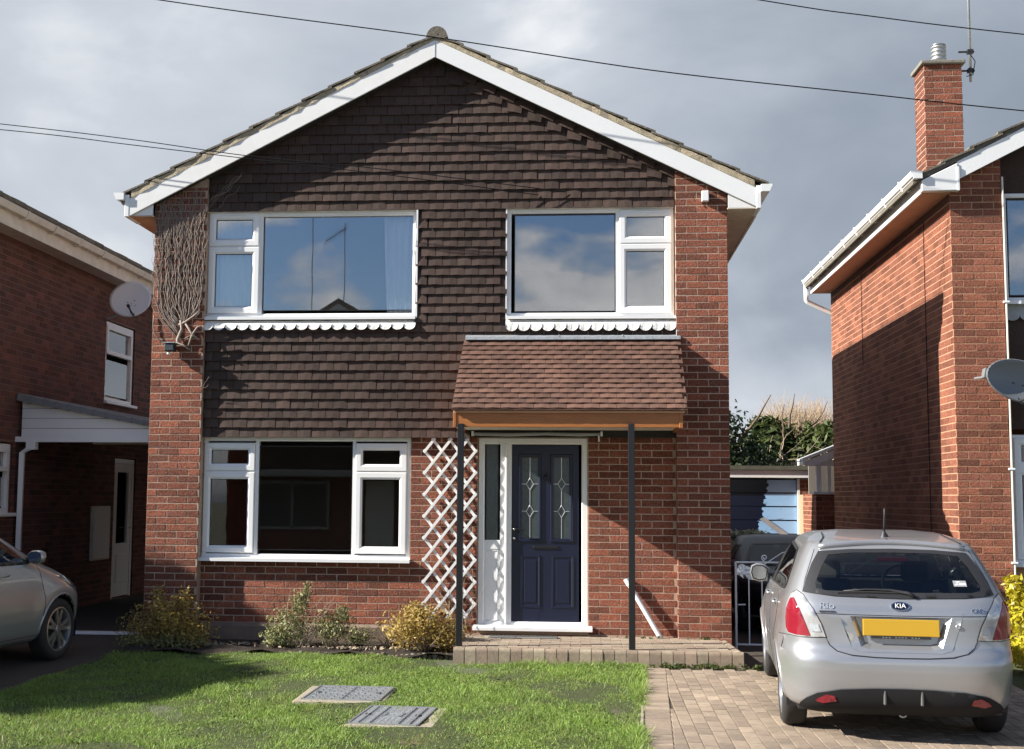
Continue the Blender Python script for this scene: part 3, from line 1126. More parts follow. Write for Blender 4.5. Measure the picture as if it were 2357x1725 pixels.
fix_normals(gutter_mesh(-3.374, -1, 4.595, BY - .03, HY1).obj('gutter', M_white, house))
fix_normals(gutter_mesh(3.568, 1, 4.60, BY - .03, HY1).obj('gutter', M_white, house))
# soffit strip under the verge
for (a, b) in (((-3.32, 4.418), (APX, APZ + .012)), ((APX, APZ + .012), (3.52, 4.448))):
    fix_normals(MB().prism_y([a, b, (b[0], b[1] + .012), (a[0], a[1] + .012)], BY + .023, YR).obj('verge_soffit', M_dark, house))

# ---- roof: felted slabs, verge tiles, ridge
zb = lambda x: (APZ + BHT) - (.514 * (APX - x) if x < APX else .493 * (x - APX))
roof = fix_normals(MB().prism_y([(-3.42, zb(-3.42) + .004), (APX, APZ + BHT + .004), (3.60, zb(3.60) + .004), (3.60, zb(3.6) + .045), (APX, APZ + BHT + .06), (-3.42, zb(-3.42) + .045)], BY + .03, HY1 + .1).obj('roof', M_roof, house))
# bedding mortar on the verge
for sgn, xe, sl in ((-1, -3.30, .514), (1, 3.50, .493)):
    nseg = 40
    pts_lo = [(APX + (xe - APX) * i / nseg, zb(APX + (xe - APX) * i / nseg) + .002) for i in range(nseg + 1)]
    pts_hi = [(x_, z_ + .048 + .026 * i_ / nseg + random.uniform(-.006, .006)) for i_, (x_, z_) in enumerate(pts_lo)]
    mbv = MB()
    vs = []
    for (x_, z_), (x2, z2) in zip(pts_lo, pts_hi):
        yo = BY - .004 + random.uniform(-.006, .004)
        vs += [(x_, yo, z_), (x2, yo + random.uniform(-.004, .006), z2), (x2, .2, z2), (x_, .2, z_)]
    fs = []
    for i in range(nseg):
        for k in range(4):
            fs.append((i * 4 + k, i * 4 + (k + 1) % 4, (i + 1) * 4 + (k + 1) % 4, (i + 1) * 4 + k))
    fs += [(0, 1, 2, 3), (nseg * 4 + 3, nseg * 4 + 2, nseg * 4 + 1, nseg * 4)]
    fix_normals(mbv.add(vs, fs).obj('verge_mortar', M_bed, house))
    # stepped verge tiles: twelve courses, each lapping the one below
    L = math.hypot(xe - APX, (xe - APX) * sl)
    nC = 12
    st = (abs(xe - APX) + .13) / nC
    for c in range(nC):
        xa, xb = APX + sgn * (c * st - .03), APX + sgn * ((c + 1) * st + .018)
        for col_ in range(1):
            za, zb_ = zb(xa) + .048 + .026 * c / nC, zb(xb) + .078 + .026 * c / nC
            if c == 0:
                za += .004
            tm = MB().prism_y([(xa, za), (xb, zb_), (xb, zb_ + .021), (xa, za + .021)], BY - .018 + random.uniform(-.006, .006), BY + .30)
            fix_normals(tm.obj('roof_tile', M_roof, roof))
        tm = MB().prism_y([(xa, za - .002), (xb, zb_ - .002), (xb, zb_ + .019), (xa, za + .019)], BY + .302, HY1 + .14)
        fix_normals(kind(tm.obj('tile_course', M_roof, roof), 'stuff'))
for i in range(15):
    pr = [(APX + .118 * math.cos(t) + .02, APZ + BHT + .018 + .128 * math.sin(t)) for t in np.linspace(0, math.pi, 11)]
    y0 = BY - .02 + i * .44
    rdg = fix_normals(MB().prism_y(pr, y0, y0 + .435).obj('ridge_tile', M_roof, roof))

# ---- windows
w1 = window(house, W1[0], W1[1], W1[2] + .015, W1[3] - .005, .105, [
    ('sash', -2.388, -1.975, 4.185, 4.405), ('sash', -2.388, -1.968, 3.430, 4.020), ('fix', -1.852, -.178, 3.385, 4.440)], M_paneu,
    sill=(-2.515, -.135, 3.285, .025), mullions=((-1.905, -1.855, 3.34, 4.45), (-2.46, -1.90, 4.088, 4.115)), vents=((-2.33, -2.06, 4.448),))
w2 = window(house, W2[0], W2[1], W2[2] + .015, W2[3] - .005, .105, [
    ('fix', .938, 2.030, 3.362, 4.430), ('sash', 2.155, 2.560, 4.175, 4.392), ('sash', 2.150, 2.556, 3.415, 4.015)], M_paneu,
    sill=(.848, 2.675, 3.28, .025), mullions=((2.036, 2.085, 3.33, 4.45), (2.085, 2.62, 4.088, 4.107)), vents=((2.22, 2.50, 4.438),))
w3 = window(house, W3[0], W3[1], W3[2] + .01, W3[3], .14, [
    ('sash', -2.382, -1.972, 1.697, 1.848), ('sash', -2.384, -1.972, .808, 1.530), ('fix', -1.850, -.817, .765, 1.892),
    ('sash', -.702, -.297, 1.698, 1.848), ('sash', -.703, -.298, .812, 1.534)], M_pane,
    sill=(-2.505, -.165, .655, .035), mullions=((-1.89, -1.853, .70, 1.95), (-.814, -.780, .70, 1.95), (-2.43, -1.89, 1.605, 1.622), (-.78, -.21, 1.605, 1.622)))

# white packing strips round the upper windows
for (a, b, c, d) in (W1, W2):
    MB().box(a - .0, b, YT + .03, YR - .002, d - .004, d + .018).obj('head_board', M_whitep, house)
MB().box(-.136, -.118, YT + .005, YR - .002, W1[2], W1[3]).obj('side_board', M_white, house)
MB().box(W2[0] - .012, W2[0] + .002, YT + .012, YR - .002, W2[2], W2[3]).obj('side_board', M_whitep, house)
MB().box(-2.512, -2.498, YT + .015, YR - .002, W1[2], W1[3]).obj('side_board', M_whitep, house)

# ---- scalloped painted lead aprons under the upper windows
def apron(x0, x1, ztop, zbot, n, band):
    w = (x1 - x0) / n
    top, bot = [], []
    for i in range(n):
        cx = x0 + (i + .5) * w
        for t in np.linspace(math.pi, 2 * math.pi, 9)[:-1 if i < n - 1 else None]:
            bot.append((cx + w / 2 * math.cos(t), zbot + .058 + .058 * math.sin(t)))
    vs, fs = [], []
    m_ = len(bot)
    for (x, z) in bot:
        rip = .0016 * math.sin(x * 41) + .001 * math.sin(x * 97)
        vs += [(x, YT - .030 + rip, z), (x, YT - .012 + rip * .5, zbot + .06 + band), (x, YT + .03, ztop)]
        vs += [(x, YT - .026 + rip, z), (x, YT - .008 + rip * .5, zbot + .06 + band), (x, YT + .034, ztop)]
    for i in range(m_ - 1):
        a = i * 6
        fs += [(a, a + 6, a + 7, a + 1), (a + 1, a + 7, a + 8, a + 2), (a + 9, a + 3, a + 4, a + 10), (a + 10, a + 4, a + 5, a + 11), (a, a + 3, a + 9, a + 6)]
    return MB().add(vs, fs).obj('lead_apron', M_apron, house)
apron(-2.505, -.13, 3.268, 3.155, 18, .01)
apron(.85, 2.672, 3.268, 3.135, 14, .03)

# ---- porch canopy: timber frame, plain tiles, posts
can = MB()
PT, PB = (.03, 3.035), (-1.0, 2.235)    # (y, z) at the wall and at the eaves, tile underside
can.prism_x([(PT[0] + .08, PT[1] - .06), (PB[0], PB[1] - .05), (PB[0], PB[1] - .01), (PT[0] + .08, PT[1] + .035)], .40, 2.68)
canopy = fix_normals(can.obj('canopy', M_soffit, house))
fa = MB().box(.402, 2.655, -.975, -.945, 2.043, 2.205)
bevel(fa.obj('beam', M_wood, canopy), .004, 1)
bevel(MB().box(.395, .425, -.982, -.942, 2.040, 2.212).obj('beam_end', M_wood, canopy), .003, 1)
bevel(MB().box(2.625, 2.662, -.982, -.942, 2.040, 2.212).obj('beam_end', M_wood, canopy), .003, 1)
for xx in (.402, 2.632):
    fix_normals(MB().prism_x([(-.944, 2.045), (YR - .05, 2.045), (YR - .05, 2.95), (-.944, 2.205)], xx, xx + .024).obj('end_board', M_wood, canopy))
for k in range(6):
    MB().box(.43, 2.63, -.94 + k * .172, -.94 + k * .172 + .168, 2.070 + .0008 * (k % 2), 2.082).obj('ceiling_board', M_cream, canopy)
MB().box(.42, 2.64, -1.005, -.975, 2.206, 2.232).obj('tilting_fillet', M_black, canopy)
nr = 14
sl_len = math.hypot(PT[0] - PB[0], PT[1] - PB[1])
ang = math.atan2(PT[1] - PB[1], PT[0] - PB[0])
ptc = {}
def ptile(w, var):
    key = (round(w, 3), var)
    if key not in ptc:
        b = MB()
        t, hh = .013, .15
        vs = []
        for z_ in (0, 1):
            for i in range(3):
                u = i - 1
                cmb = .005 * u * u
                vs.append((u * (w / 2 - .0016), z_ * hh, .020 - z_ * .024 - cmb))
        vs2 = [(a, b_, c - t) for a, b_, c in vs]
        f = [(0, 1, 4, 3), (1, 2, 5, 4), (7, 6, 9, 10), (8, 7, 10, 11), (1, 0, 6, 7), (2, 1, 7, 8), (0, 3, 9, 6), (5, 2, 8, 11), (3, 4, 10, 9), (4, 5, 11, 10)]
        me = b.add(vs + vs2, f).mesh('porch_tile')
        me.materials.append(M_ptile)
        ptc[key] = me
    return ptc[key]
for k in range(nr + 1):
    kk = max(k - 1, 0)
    d = -.03 + kk * (sl_len - .02) / (nr - .1)
    y, z = PB[0] + d * math.cos(ang), PB[1] + d * math.sin(ang) + (.004 if k else -.014)
    f = d / sl_len
    x0, x1 = .382 + .022 * f, 2.705 + .012 * f
    w = .163
    off = w / 2 if kk % 2 else 0
    if k == 0:
        off = w / 4
    xx = x0 - off
    while xx < x1 - .02:
        a, b = max(xx, x0), min(xx + w, x1)
        if b - a > .04:
            o = link('porch_tile', ptile(b - a, k % 3), canopy, ((a + b) / 2, y, z))
            o.rotation_euler = (ang + random.gauss(0, .008), random.gauss(0, .006), random.gauss(0, .006))
        xx += w
# lead flashing over the canopy
fl = MB().prism_x([(PT[0] - .06, PT[1] + .002), (PT[0] - .055, PT[1] + .035), (YT + .025, 3.10), (YT + .03, 3.16), (YT + .04, 3.16), (YT + .04, 3.03)], .42, 2.715)
fix_normals(fl.obj('lead_flashing', M_lead, house))
for xx in (1.42, 2.1):
    fix_normals(MB().prism_x([(PT[0] - .062, PT[1] + .036), (YT + .02, 3.102), (YT + .03, 3.11), (PT[0] - .04, PT[1] + .044)], xx, xx + .012).obj('flashing_lap', M_lead, house))
bevel(MB().box(2.672, 2.71, YT - .03, .0, 3.02, 3.16).obj('flashing_end', M_lead, house), .004, 1)
for (xx, yy) in ((.475, -.985), (2.155, -1.045)):
    ps = bevel(MB().box(xx - .031, xx + .031, yy - .031, yy + .031, PZ, 2.075).obj('post', M_black, canopy), .004, 2)

# ---- front door with side light
DY = .15
fd = MB()
bevel_ring(fd, .560, 1.733, -.03, 1.988, .066, DY, DY + .09, .008)
fd.box(.795, .918, DY + .002, DY + .085, .0, 1.93)
door = fix_normals(fd.obj('door_frame', M_white, house))
MB().box(.623, .80, DY + .012, DY + .07, .80, .895).obj('transom', M_white, door)
bevel(MB().box(.845, .872, DY - .022, DY + .004, .0, 1.93).obj('mullion', M_white, door), .006, 2)
MB().box(.640, .770, DY + .03, DY + .036, .89, 1.918).obj('side_light', M_frost, door)
g = MB()
bars(g, .636, .774, .885, 1.922, .008, DY + .022, DY + .030)
g.obj('gasket', M_black, door)
sp = MB()
sp.box(.62, .80, DY + .022, DY + .06, .03, .80)
sp.obj('side_panel', M_white, door)
gb = MB()
bars(gb, .640, .772, .045, .785, .006, DY + .016, DY + .024)
gb.obj('panel_bead', M_whitep, door)
thr = MB().prism_x([(DY + .06, .012), (.035, -.008), (.03, -.02), (.03, -.052), (DY + .06, -.052)], .518, 1.782)
fix_normals(bevel(thr.obj('threshold', M_white, door), .003, 1))
leaf = MB()
LX0, LX1, LZ0, LZ1 = .924, 1.638, .018, 1.916
LG = [(1.024, 1.203, .914, 1.784), (1.366, 1.538, .914, 1.784)]
wall_panels(leaf, 'front', DY + .022, LX0, LX1, LZ0, LZ1, LG, .045)
lf_ = leaf.obj('door_leaf', M_navy, door)
for (a, b, c, d) in LG:
    MB().box(a, b, DY + .036, DY + .042, c, d).obj('door_glass', M_frost, door)
    fr = MB()
    bevel_ring(fr, a - .034, b + .034, c - .034, d + .034, .036, DY + .008, DY + .03, .010)
    fix_normals(fr.obj('glazing_frame', M_navy, door))
    cm = MB()
    xm = (a + b) / 2
    zc = [d - (d - c) * .33, d - (d - c) * .665]
    y0, y1 = DY + .031, DY + .036
    for (p, q) in ((zc[0] + .062, d), (zc[1] + .062, zc[0] - .062), (c, zc[1] - .062)):
        cm.box(xm - .0035, xm + .0035, y0, y1, p, q)
    for z_ in zc:
        cm.box(a, xm - .040, y0, y1, z_ - .003, z_ + .003)
        cm.box(xm + .040, b, y0, y1, z_ - .003, z_ + .003)
        for s1, s2 in ((1, 1), (1, -1), (-1, 1), (-1, -1)):
            cm.tube([(xm + s1 * .040, DY + .033, z_), (xm, DY + .033, z_ + s2 * .064)], .0045, 5)
    cm.obj('leaded_came', M_came, door)
for (a, b) in ((1.026, 1.217), (1.362, 1.570)):
    fr = MB()
    bevel_ring(fr, a - .012, b + .012, .185, .735, .028, DY + .013, DY + .03, .010)
    fix_normals(fr.obj('moulding', M_navy, door))
    bevel(MB().box(a + .03, b - .03, DY + .015, DY + .03, .235, .690).obj('door_panel', M_navy, door), .012, 3)
bevel(MB().box(1.148, 1.418, DY + .010, DY + .024, .806, .840).obj('letter_plate', M_black, door), .006, 2)
hd = MB()
hd.box(.936, .960, DY + .008, DY + .022, .88, 1.06)
hd.tube([(.948, DY + .012, 1.012), (.948, DY - .03, 1.012), (.96, DY - .036, 1.012), (1.05, DY - .034, 1.008)], .009, 8)
hd.obj('handle', M_black, door)
lk = MB().lathe([(0, -.012), (.011, -.012), (.014, -.004), (.014, .004)], 14, 'y', (.948, DY + .006, .915)).obj('lock', M_badge, door, True)
lk2 = MB().lathe([(0, -.010), (.012, -.010), (.014, .0)], 14, 'y', (.948, DY + .0, 1.012)).obj('handle_boss', M_badge, door, True)
kn = MB()
kn.tube([(1.285 + .028 * math.sin(t), DY + .004 - .01 * math.sin(t / 2), 1.56 + .03 * math.cos(t)) for t in np.linspace(0, 2 * math.pi, 14)], .007, 6)
kn.lathe([(.0, -.015), (.018, -.012), (.022, .0)], 12, 'y', (1.285, DY + .02, 1.60))
kn.obj('door_knocker', M_black, door)

# ================================================================== small things on and by the house
# curtains behind the upper left window
def curtain(name, label, x0, x1, z0, z1, y, amp, waves, m, gather=0.0):
    nx, nz = int(waves * 10), 10
    vs, fs = [], []
    for j in range(nz + 1):
        v = j / nz
        for i in range(nx + 1):
            u = i / nx
            xx = x0 + gather * (1 - v) ** 1.5 * (1 - u) * .6 + (x1 - x0 - gather * (1 - v) ** 1.5 * .6 * 1) * u + gather * .6 * (1 - v) ** 1.5 * u * 0
            vs.append((xx, y + amp * math.sin(u * waves * 2 * math.pi + .3 * math.sin(v * 3)) * (.7 + .3 * (1 - v)), z0 + (z1 - z0) * v))
    for j in range(nz):
        for i in range(nx):
            a = j * (nx + 1) + i
            fs.append((a, a + 1, a + nx + 2, a + nx + 1))
    o = MB().add(vs, fs).obj(name, m, None, True)
    o['label'] = label
    o['category'] = 'curtain'
    sd = o.modifiers.new('solid', 'SOLIDIFY')
    sd.thickness = .002
    return o
curtain('curtain', 'pleated white curtain drawn to one side of the wide upper window pane', -.52, -.12, 3.30, 4.50, .25, .028, 5.5, M_cloth, .08)
curtain('net_curtain', 'pale net curtain across the narrow opening lights of the wide upper window', -2.48, -1.86, 3.30, 4.50, .24, .012, 9, M_net)

# trellis
tr = thing('trellis', 'white expanding diamond trellis fixed to the brick wall between the window and front door', 'trellis', (.0, .06, .08))
TX0, TX1, TZ0, TZ1, SL = -.015, .532, .085, 1.965, .232 / .182
def slat(xa, za, xb, zb_, y):
    d = Vector((xb - xa, 0, zb_ - za))
    L = d.length
    d.normalize()
    nrm = Vector((-d.z, 0, d.x)) * .0145
    p0, p1 = Vector((xa, 0, za)) - d * .02, Vector((xb, 0, zb_)) + d * .02
    pts = [p0 - nrm, p1 - nrm, p1 + nrm, p0 + nrm]
    o = fix_normals(MB().prism_y([(p.x, p.z - .08) for p in pts], y - .06, y - .06 + .008).obj('slat', M_whitep, tr))
    return o
k = -3
for i in range(-4, 12):
    for s, y in ((1, .062), (-1, .074)):
        z_at = TZ0 - .1 + i * .232
        xa, xb = TX0, TX1
        za = z_at + (0 if s > 0 else SL * (xb - xa))
        zb_ = z_at + (SL * (xb - xa) if s > 0 else 0)
        # clip in height
        if s > 0:
            if za < TZ0:
                xa, za = xa + (TZ0 - za) / SL, TZ0
            if zb_ > TZ1:
                xb, zb_ = xb - (zb_ - TZ1) / SL, TZ1
        else:
            if za > TZ1:
                xa, za = xa + (za - TZ1) / SL, TZ1
            if zb_ < TZ0:
                xb, zb_ = xb - (TZ0 - zb_) / SL, TZ0
        if xb - xa > .05:
            slat(xa, za, xb, zb_, y)

# flood light on the left pier, alarm sensor on the right pier
fl_ = thing('flood_light', 'small grey floodlight among the bare creeper stems on the brick pier', 'light', (-2.81, -.03, 2.95))
bevel(MB().box(-.055, .055, -.10, .0, -.04, .045).obj('housing', M_plastic, fl_), .01, 2)
MB().box(-.045, .045, -.105, -.099, -.03, .03).obj('lens', M_frost, fl_)
bevel(MB().box(-.065, .065, -.115, .02, .046, .058).obj('visor', M_steel, fl_), .003, 1)
MB().lathe([(0, -.07), (.02, -.065), (.022, -.05), (.012, -.035)], 10).obj('sensor', M_iron, fl_, True).location = (-.02, -.04, -.01)
sn = thing('alarm_sensor', 'small white sensor box under the sloping board at the top of the brick pier', 'sensor', (2.985, -.025, 4.57))
bevel(MB().box(-.038, .038, -.05, .02, -.055, .06).obj('case', M_white, sn), .008, 2)
cb = MB().tube([(-.04, -.005, .02), (-.10, -.002, .05), (-.13, -.002, .0), (-.10, -.002, -.05)], .004, 5).obj('cable', M_cable, sn)
# rolled awning over the door
aw = thing('rolled_awning', 'thin rolled up grey awning on brackets above the front door', 'awning', (1.19, .07, 2.028))
MB().tube([(-.70, 0, .0), (-.3, -.004, -.008), (.1, .002, .003), (.45, 0, -.004), (.70, 0, .0)], [.017, .02, .016, .02, .016], 8).obj('roll', M_lead, aw)
for xx in (-.69, .69):
    bevel(MB().box(xx - .012, xx + .012, -.03, .06, -.022, .03).obj('bracket', M_iron, aw), .003, 1)
MB().tube([(.66, -.02, -.015), (.662, -.02, -.08)], .010, 6).obj('pull', M_white, aw)
# door mat
mt = thing('door_mat', 'thin grey rubber door mat lying under the white threshold', 'mat', (1.06, -.155, PZ + .003))
mt.rotation_euler = (0, 0, R(-1.5))
bevel(MB().box(-.36, .36, -.075, .075, 0, .012).obj('pad', M_corr, mt), .004, 1)
bars_ = MB()
for i in range(17):
    bars_.box(-.345 + i * .042, -.315 + i * .042, -.065, .065, .012, .016)
kind(bars_.obj('ribbing', M_joint, mt), 'stuff')
# leaning pipe
pp = thing('plastic_pipe', 'white plastic pipe leaning against the brick wall behind the black porch post', 'pipe', (2.49, .03, PZ))
pm_ = MB().tube([(0, 0, .0), (-.355, .06, .60)], .026, 14, False)
MBp = pm_.obj('pipe', M_white, pp, True)
MB().tube([(-.318, .054, .54), (-.358, .0605, .606)], .031, 14, False).obj('collar', M_white, pp, True)
MB().tube([(-.30, .05, .51), (-.357, .06, .602)], .022, 10, True).obj('bore', M_dark, pp)

# bare creeper on the left pier
vine = thing('climbing_creeper', 'bare leafless creeper with pale stems climbing the top of the brick pier', 'climbing plant', (-2.76, -.02, 3.02))
ox, oy, oz = vine.location
def stem(pts, r, name='stem'):
    o = MB().tube([(p[0] - ox, p[1] - oy, p[2] - oz) for p in pts], r, 5).obj(name, M_vine, vine, True)
    return o
stem([(-2.735, -.03, 2.985), (-2.745, -.035, 3.05), (-2.70, -.04, 3.16), (-2.72, -.035, 3.26)], [.024, .021, .018, .013], 'trunk')
stem([(-2.86, -.035, 2.985), (-2.76, -.05, 3.005), (-2.68, -.06, 2.985), (-2.60, -.07, 2.93)], [.012, .015, .013, .012], 'trunk')
stem([(-2.74, -.03, 3.21), (-2.66, -.04, 3.24), (-2.56, -.05, 3.31), (-2.50, -.06, 3.36)], [.014, .015, .012, .009], 'trunk')
stem([(-2.62, -.04, 2.98), (-2.585, -.05, 3.08), (-2.57, -.055, 3.11), (-2.52, -.06, 3.18), (-2.48, -.06, 3.19)], [.010, .014, .013, .010, .006], 'trunk')
stem([(-2.66, -.045, 3.22), (-2.58, -.055, 3.10), (-2.50, -.05, 3.04)], [.012, .013, .011], 'trunk')
stem([(-2.58, -.05, 3.10), (-2.66, -.04, 3.06), (-2.70, -.03, 3.05)], [.008, .006, .004])
random.seed(21)
NV = 48
for i in range(NV):
    f = i / (NV - 1)
    xt = -3.035 + .55 * f + random.uniform(-.02, .02)
    root = Vector((-2.74, -.012, 3.05 + random.uniform(.0, .2)))
    if xt > -2.62:
        root = Vector((-2.60 + random.uniform(-.03, .05), -.012, 3.28 + random.uniform(0, .06)))
    elif xt > -2.80:
        root = Vector((-2.71 + random.uniform(-.02, .02), -.012, 3.2 + random.uniform(0, .12)))
    pts = [root]
    zturn = root.z + .12 + abs(xt - root.x) * .9
    ztop = min(barge_z(xt) + .05, random.uniform(4.40, 4.85))
    nst = 26
    x = root.x
    for k in range(1, nst + 1):
        t = k / nst
        z = root.z + (ztop - root.z) * t
        w = min(1, ((z - root.z) / max(zturn - root.z, .05)))
        xg = root.x + (xt - root.x) * (1 - (1 - w) ** 2)
        x = x + (xg - x) * .7 + random.gauss(0, .0105)
        pts.append(Vector((x, -.012 + random.uniform(-.010, .002), z)))
    r0_ = random.uniform(.0032, .0062)
    stem(pts, [r0_ * (1 - .6 * k / nst) for k in range(nst + 1)])
    if i % 2 == 0:     # a side shoot
        k = random.randint(8, 18)
        q = [pts[k]]
        for _ in range(9):
            q.append(q[-1] + Vector((random.uniform(-.028, .028), random.uniform(-.004, .002), random.uniform(.02, .05))))
        stem(q, [.004 * (1 - .08 * m_) for m_ in range(10)])
stem([(-3.03, -.012, 3.32), (-3.035, -.02, 3.22), (-3.02, -.02, 3.12), (-2.97, -.02, 3.05), (-2.90, -.02, 3.02)], .006)
for _ in range(70):   # a mat of fine dead twigs under the eaves
    x0_ = random.uniform(-3.03, -2.48)
    q = [Vector((x0_, -.010, random.uniform(4.0, 4.5)))]
    for k in range(9):
        z_ = min(q[-1].z + random.uniform(.01, .06), barge_z(q[-1].x) + .04)
        q.append(Vector((min(max(q[-1].x + random.uniform(-.03, .03), -3.045), -2.47), -.010 + random.uniform(-.006, .002), z_)))
    stem(q, [.0030 - .0002 * k for k in range(10)])
for _ in range(5):   # wisps that stray over the hung tiles
    q = [Vector((-2.47, .0, 4.42 + random.uniform(0, .2)))]
    for k in range(10):
        q.append(q[-1] + Vector((random.uniform(.01, .06), random.uniform(-.004, .004), random.uniform(.01, .06))))
    stem(q, [.0016] * 11)
for _ in range(3):
    q = [Vector((-2.47, -.01, 2.45 + random.uniform(-.1, .1)))]
    for k in range(6):
        q.append(q[-1] + Vector((random.uniform(-.01, .03), random.uniform(-.01, .0), random.uniform(.0, .03))))
    stem(q, [.0016] * 7)

# ================================================================== house on the right
OX, OZ = 8.60, .13
rh = thing('brick_house', 'red brick neighbouring house with tall chimney and long white gutter above its side wall', 'house', (0, 0, 0))
RX = 5.54
rzb = lambda x: barge_z(x - OX) + OZ
rw = MB()
rw.box(RX + .003, RX + .15, .0 + .008, 6.6, -.35, 4.62)
rw.prism_y([(RX + .004, -.35), (6.067, -.35), (6.067, rzb(6.07) + .1), (RX + .004, rzb(RX) + .1)], .003, .2)
rw.box(11.3, 11.82, .007, .2, -.35, 4.7)
rw.box(6.07, 11.3, .13, .25, -.35, .68)
rw.box(11.68, 11.82, .2, 6.6, -.35, 4.62)
rw.box(RX + .01, 11.8, 6.48, 6.6, -.35, 4.62)
rwall = rw.obj('wall', M_mortar2, rh)
gp = fix_normals(MB().prism_y([(6.072, 2.1), (11.3, 2.1), (11.3, 4.65), (OX + APX, APZ + OZ + .1), (6.072, rzb(6.07) + .1)], .16, .24).obj('tile_cladding', M_tile, rh))
rb_ = [('front', 0.0, brick_rects(RX, 6.07, -.24, 5.1, top=lambda x: rzb(x) + .14, phase=RX)),
       ('left', RX, brick_rects(.014, 6.58, -.24, 4.50, phase=.014 - .0))]
def rpri(e):
    side, c, (p, q, a, b) = e
    if a < .9 and side == 'left':
        return 60
    if side == 'front':
        return -5 + (8 if a < .45 else 0)
    return p
lay_bricks(rwall, rb_, M_brick2, 300, rh, 'brick', 'brickwork', rpri)
rw1 = window(rh, 6.105, 8.2, 3.44, 4.60, .11, [('fix', 6.165, 7.6, 3.51, 4.54), ('sash', 7.74, 8.08, 3.56, 4.5)], M_paneu, sill=(6.09, 8.22, 3.42, .04), mullions=((7.62, 7.66, 3.47, 4.55),))
rw2 = window(rh, 6.10, 8.4, .71, 2.04, .10, [('sash', 6.22, 6.62, 1.76, 1.93), ('sash', 6.22, 6.62, .83, 1.62), ('fix', 6.78, 8.3, .80, 1.96)], M_pane, sill=(6.085, 8.42, .69, .03), mullions=((6.70, 6.74, .75, 2.0), (6.14, 6.70, 1.68, 1.70)))
for kz in range(13):      # slats of the blind in the upper window
    MB().box(6.17, 7.6, .18, .205, 3.53 + kz * .078, 3.534 + kz * .078 + .05).obj('blind_slat', M_cloth, rw1)
MB().box(6.11, 8.3, .27, .30, 3.4, 4.6).obj('room_back', M_dark, rw1)
MB().box(6.11, 8.4, .35, .40, .6, 2.05).obj('room_back', M_dark, rw2)
# scalloped apron under the upper window (unpainted lead)
ap = []
for i in range(14):
    cx = 6.11 + (i + .5) * .15
    ap += [(cx + .075 * math.cos(t), 3.30 + .06 * math.sin(t)) for t in np.linspace(math.pi, 2 * math.pi, 8)[:-1]]
ap += [(6.11 + 14 * .15, 3.30), (6.11 + 14 * .15, 3.42), (6.11, 3.42)]
fix_normals(MB().prism_y(ap, .12, .128).obj('lead_apron', M_lead, rh))
# roof edge
ox_, oz_ = OX, OZ
fix_normals(bevel(MB().prism_y([(5.60, rzb(5.60)), (OX + APX, rzb(OX + APX)), (OX + APX, rzb(OX + APX) + BHT), (5.60, rzb(5.60) + BHT)], BY, BY + .022).obj('barge_board', M_white, rh), .003, 1))
fix_normals(bevel(MB().prism_y([(OX + APX, rzb(OX + APX)), (12.1, rzb(12.1)), (12.1, rzb(12.1) + BHT), (OX + APX, rzb(OX + APX) + BHT)], BY, BY + .022).obj('barge_board', M_white, rh), .003, 1))
bx_ = fix_normals(bevel(MB().prism_y([(5.232, 4.585), (5.60, 4.592), (5.60, rzb(5.6) + BHT - .02), (5.232, rzb(5.232) + BHT - .01)], BY - .012, -.02).obj('box_end', M_white, rh), .004, 1))
MB().box(5.592, 5.614, BY - .018, -.03, 4.588, 4.84).obj('box_trim', M_white, rh)
rs = MB()
rs.box(5.25, RX + .01, -.02, 6.6, 4.588, 4.60)
rsoff = rs.obj('soffit', M_soffit, rh)
for k in range(44):
    MB().box(5.252, RX, .0 + k * .15, .146 + k * .15, 4.580, 4.587).obj('soffit_board', M_soffit, rsoff)
MB().box(5.232, 5.25, -.02, 6.65, 4.575, 4.80).obj('fascia', M_white, rh)
MB().box(RX + .0, RX + .007, .02, 6.58, 4.5, 4.585).obj('frieze', M_brick3, rh)
rg = fix_normals(gutter_mesh(5.230, -1, 4.715, BY - .04, 6.66).obj('gutter', M_white, rh))
for k in range(9):
    y = .35 + k * .78
    MB().prism_y([(5.232, 4.69), (5.145, 4.695), (5.108, 4.77), (5.10, 4.80), (5.116, 4.80), (5.125, 4.77), (5.155, 4.71), (5.232, 4.71)], y, y + .035).obj('gutter_bracket', M_white, rg)
fix_normals(MB().tube([(5.17, 6.62, 4.73), (5.17, 6.62, 4.48), (5.19, 6.63, 4.45), (5.56, 6.66, 4.28), (5.63, 6.66, 4.2), (5.63, 6.66, -.2)], .038, 10).obj('down_pipe', M_white, rh, True))
rr_ = fix_normals(MB().prism_y([(5.15, rzb(5.15) + BHT), (OX + APX, APZ + OZ + BHT + .004), (12.2, rzb(12.2) + BHT), (12.2, rzb(12.2) + BHT + .045), (OX + APX, APZ + OZ + BHT + .06), (5.15, rzb(5.15) + BHT + .045)], BY + .03, 6.7).obj('roof', M_roof, rh))
nseg = 30
mv = MB()
vs = []
for i in range(nseg + 1):
    x_ = 5.20 + (OX + APX - 5.20) * i / nseg
    z_ = rzb(x_) + BHT + .002
    yo = BY - .004 + random.uniform(-.006, .004)
    vs += [(x_, yo, z_), (x_, yo + random.uniform(-.004, .006), z_ + .05), (x_, .2, z_ + .05), (x_, .2, z_)]
fs = [(i * 4 + k, i * 4 + (k + 1) % 4, (i + 1) * 4 + (k + 1) % 4, (i + 1) * 4 + k) for i in range(nseg) for k in range(4)] + [(0, 1, 2, 3)]
fix_normals(mv.add(vs, fs).obj('verge_mortar', M_roof, rh))
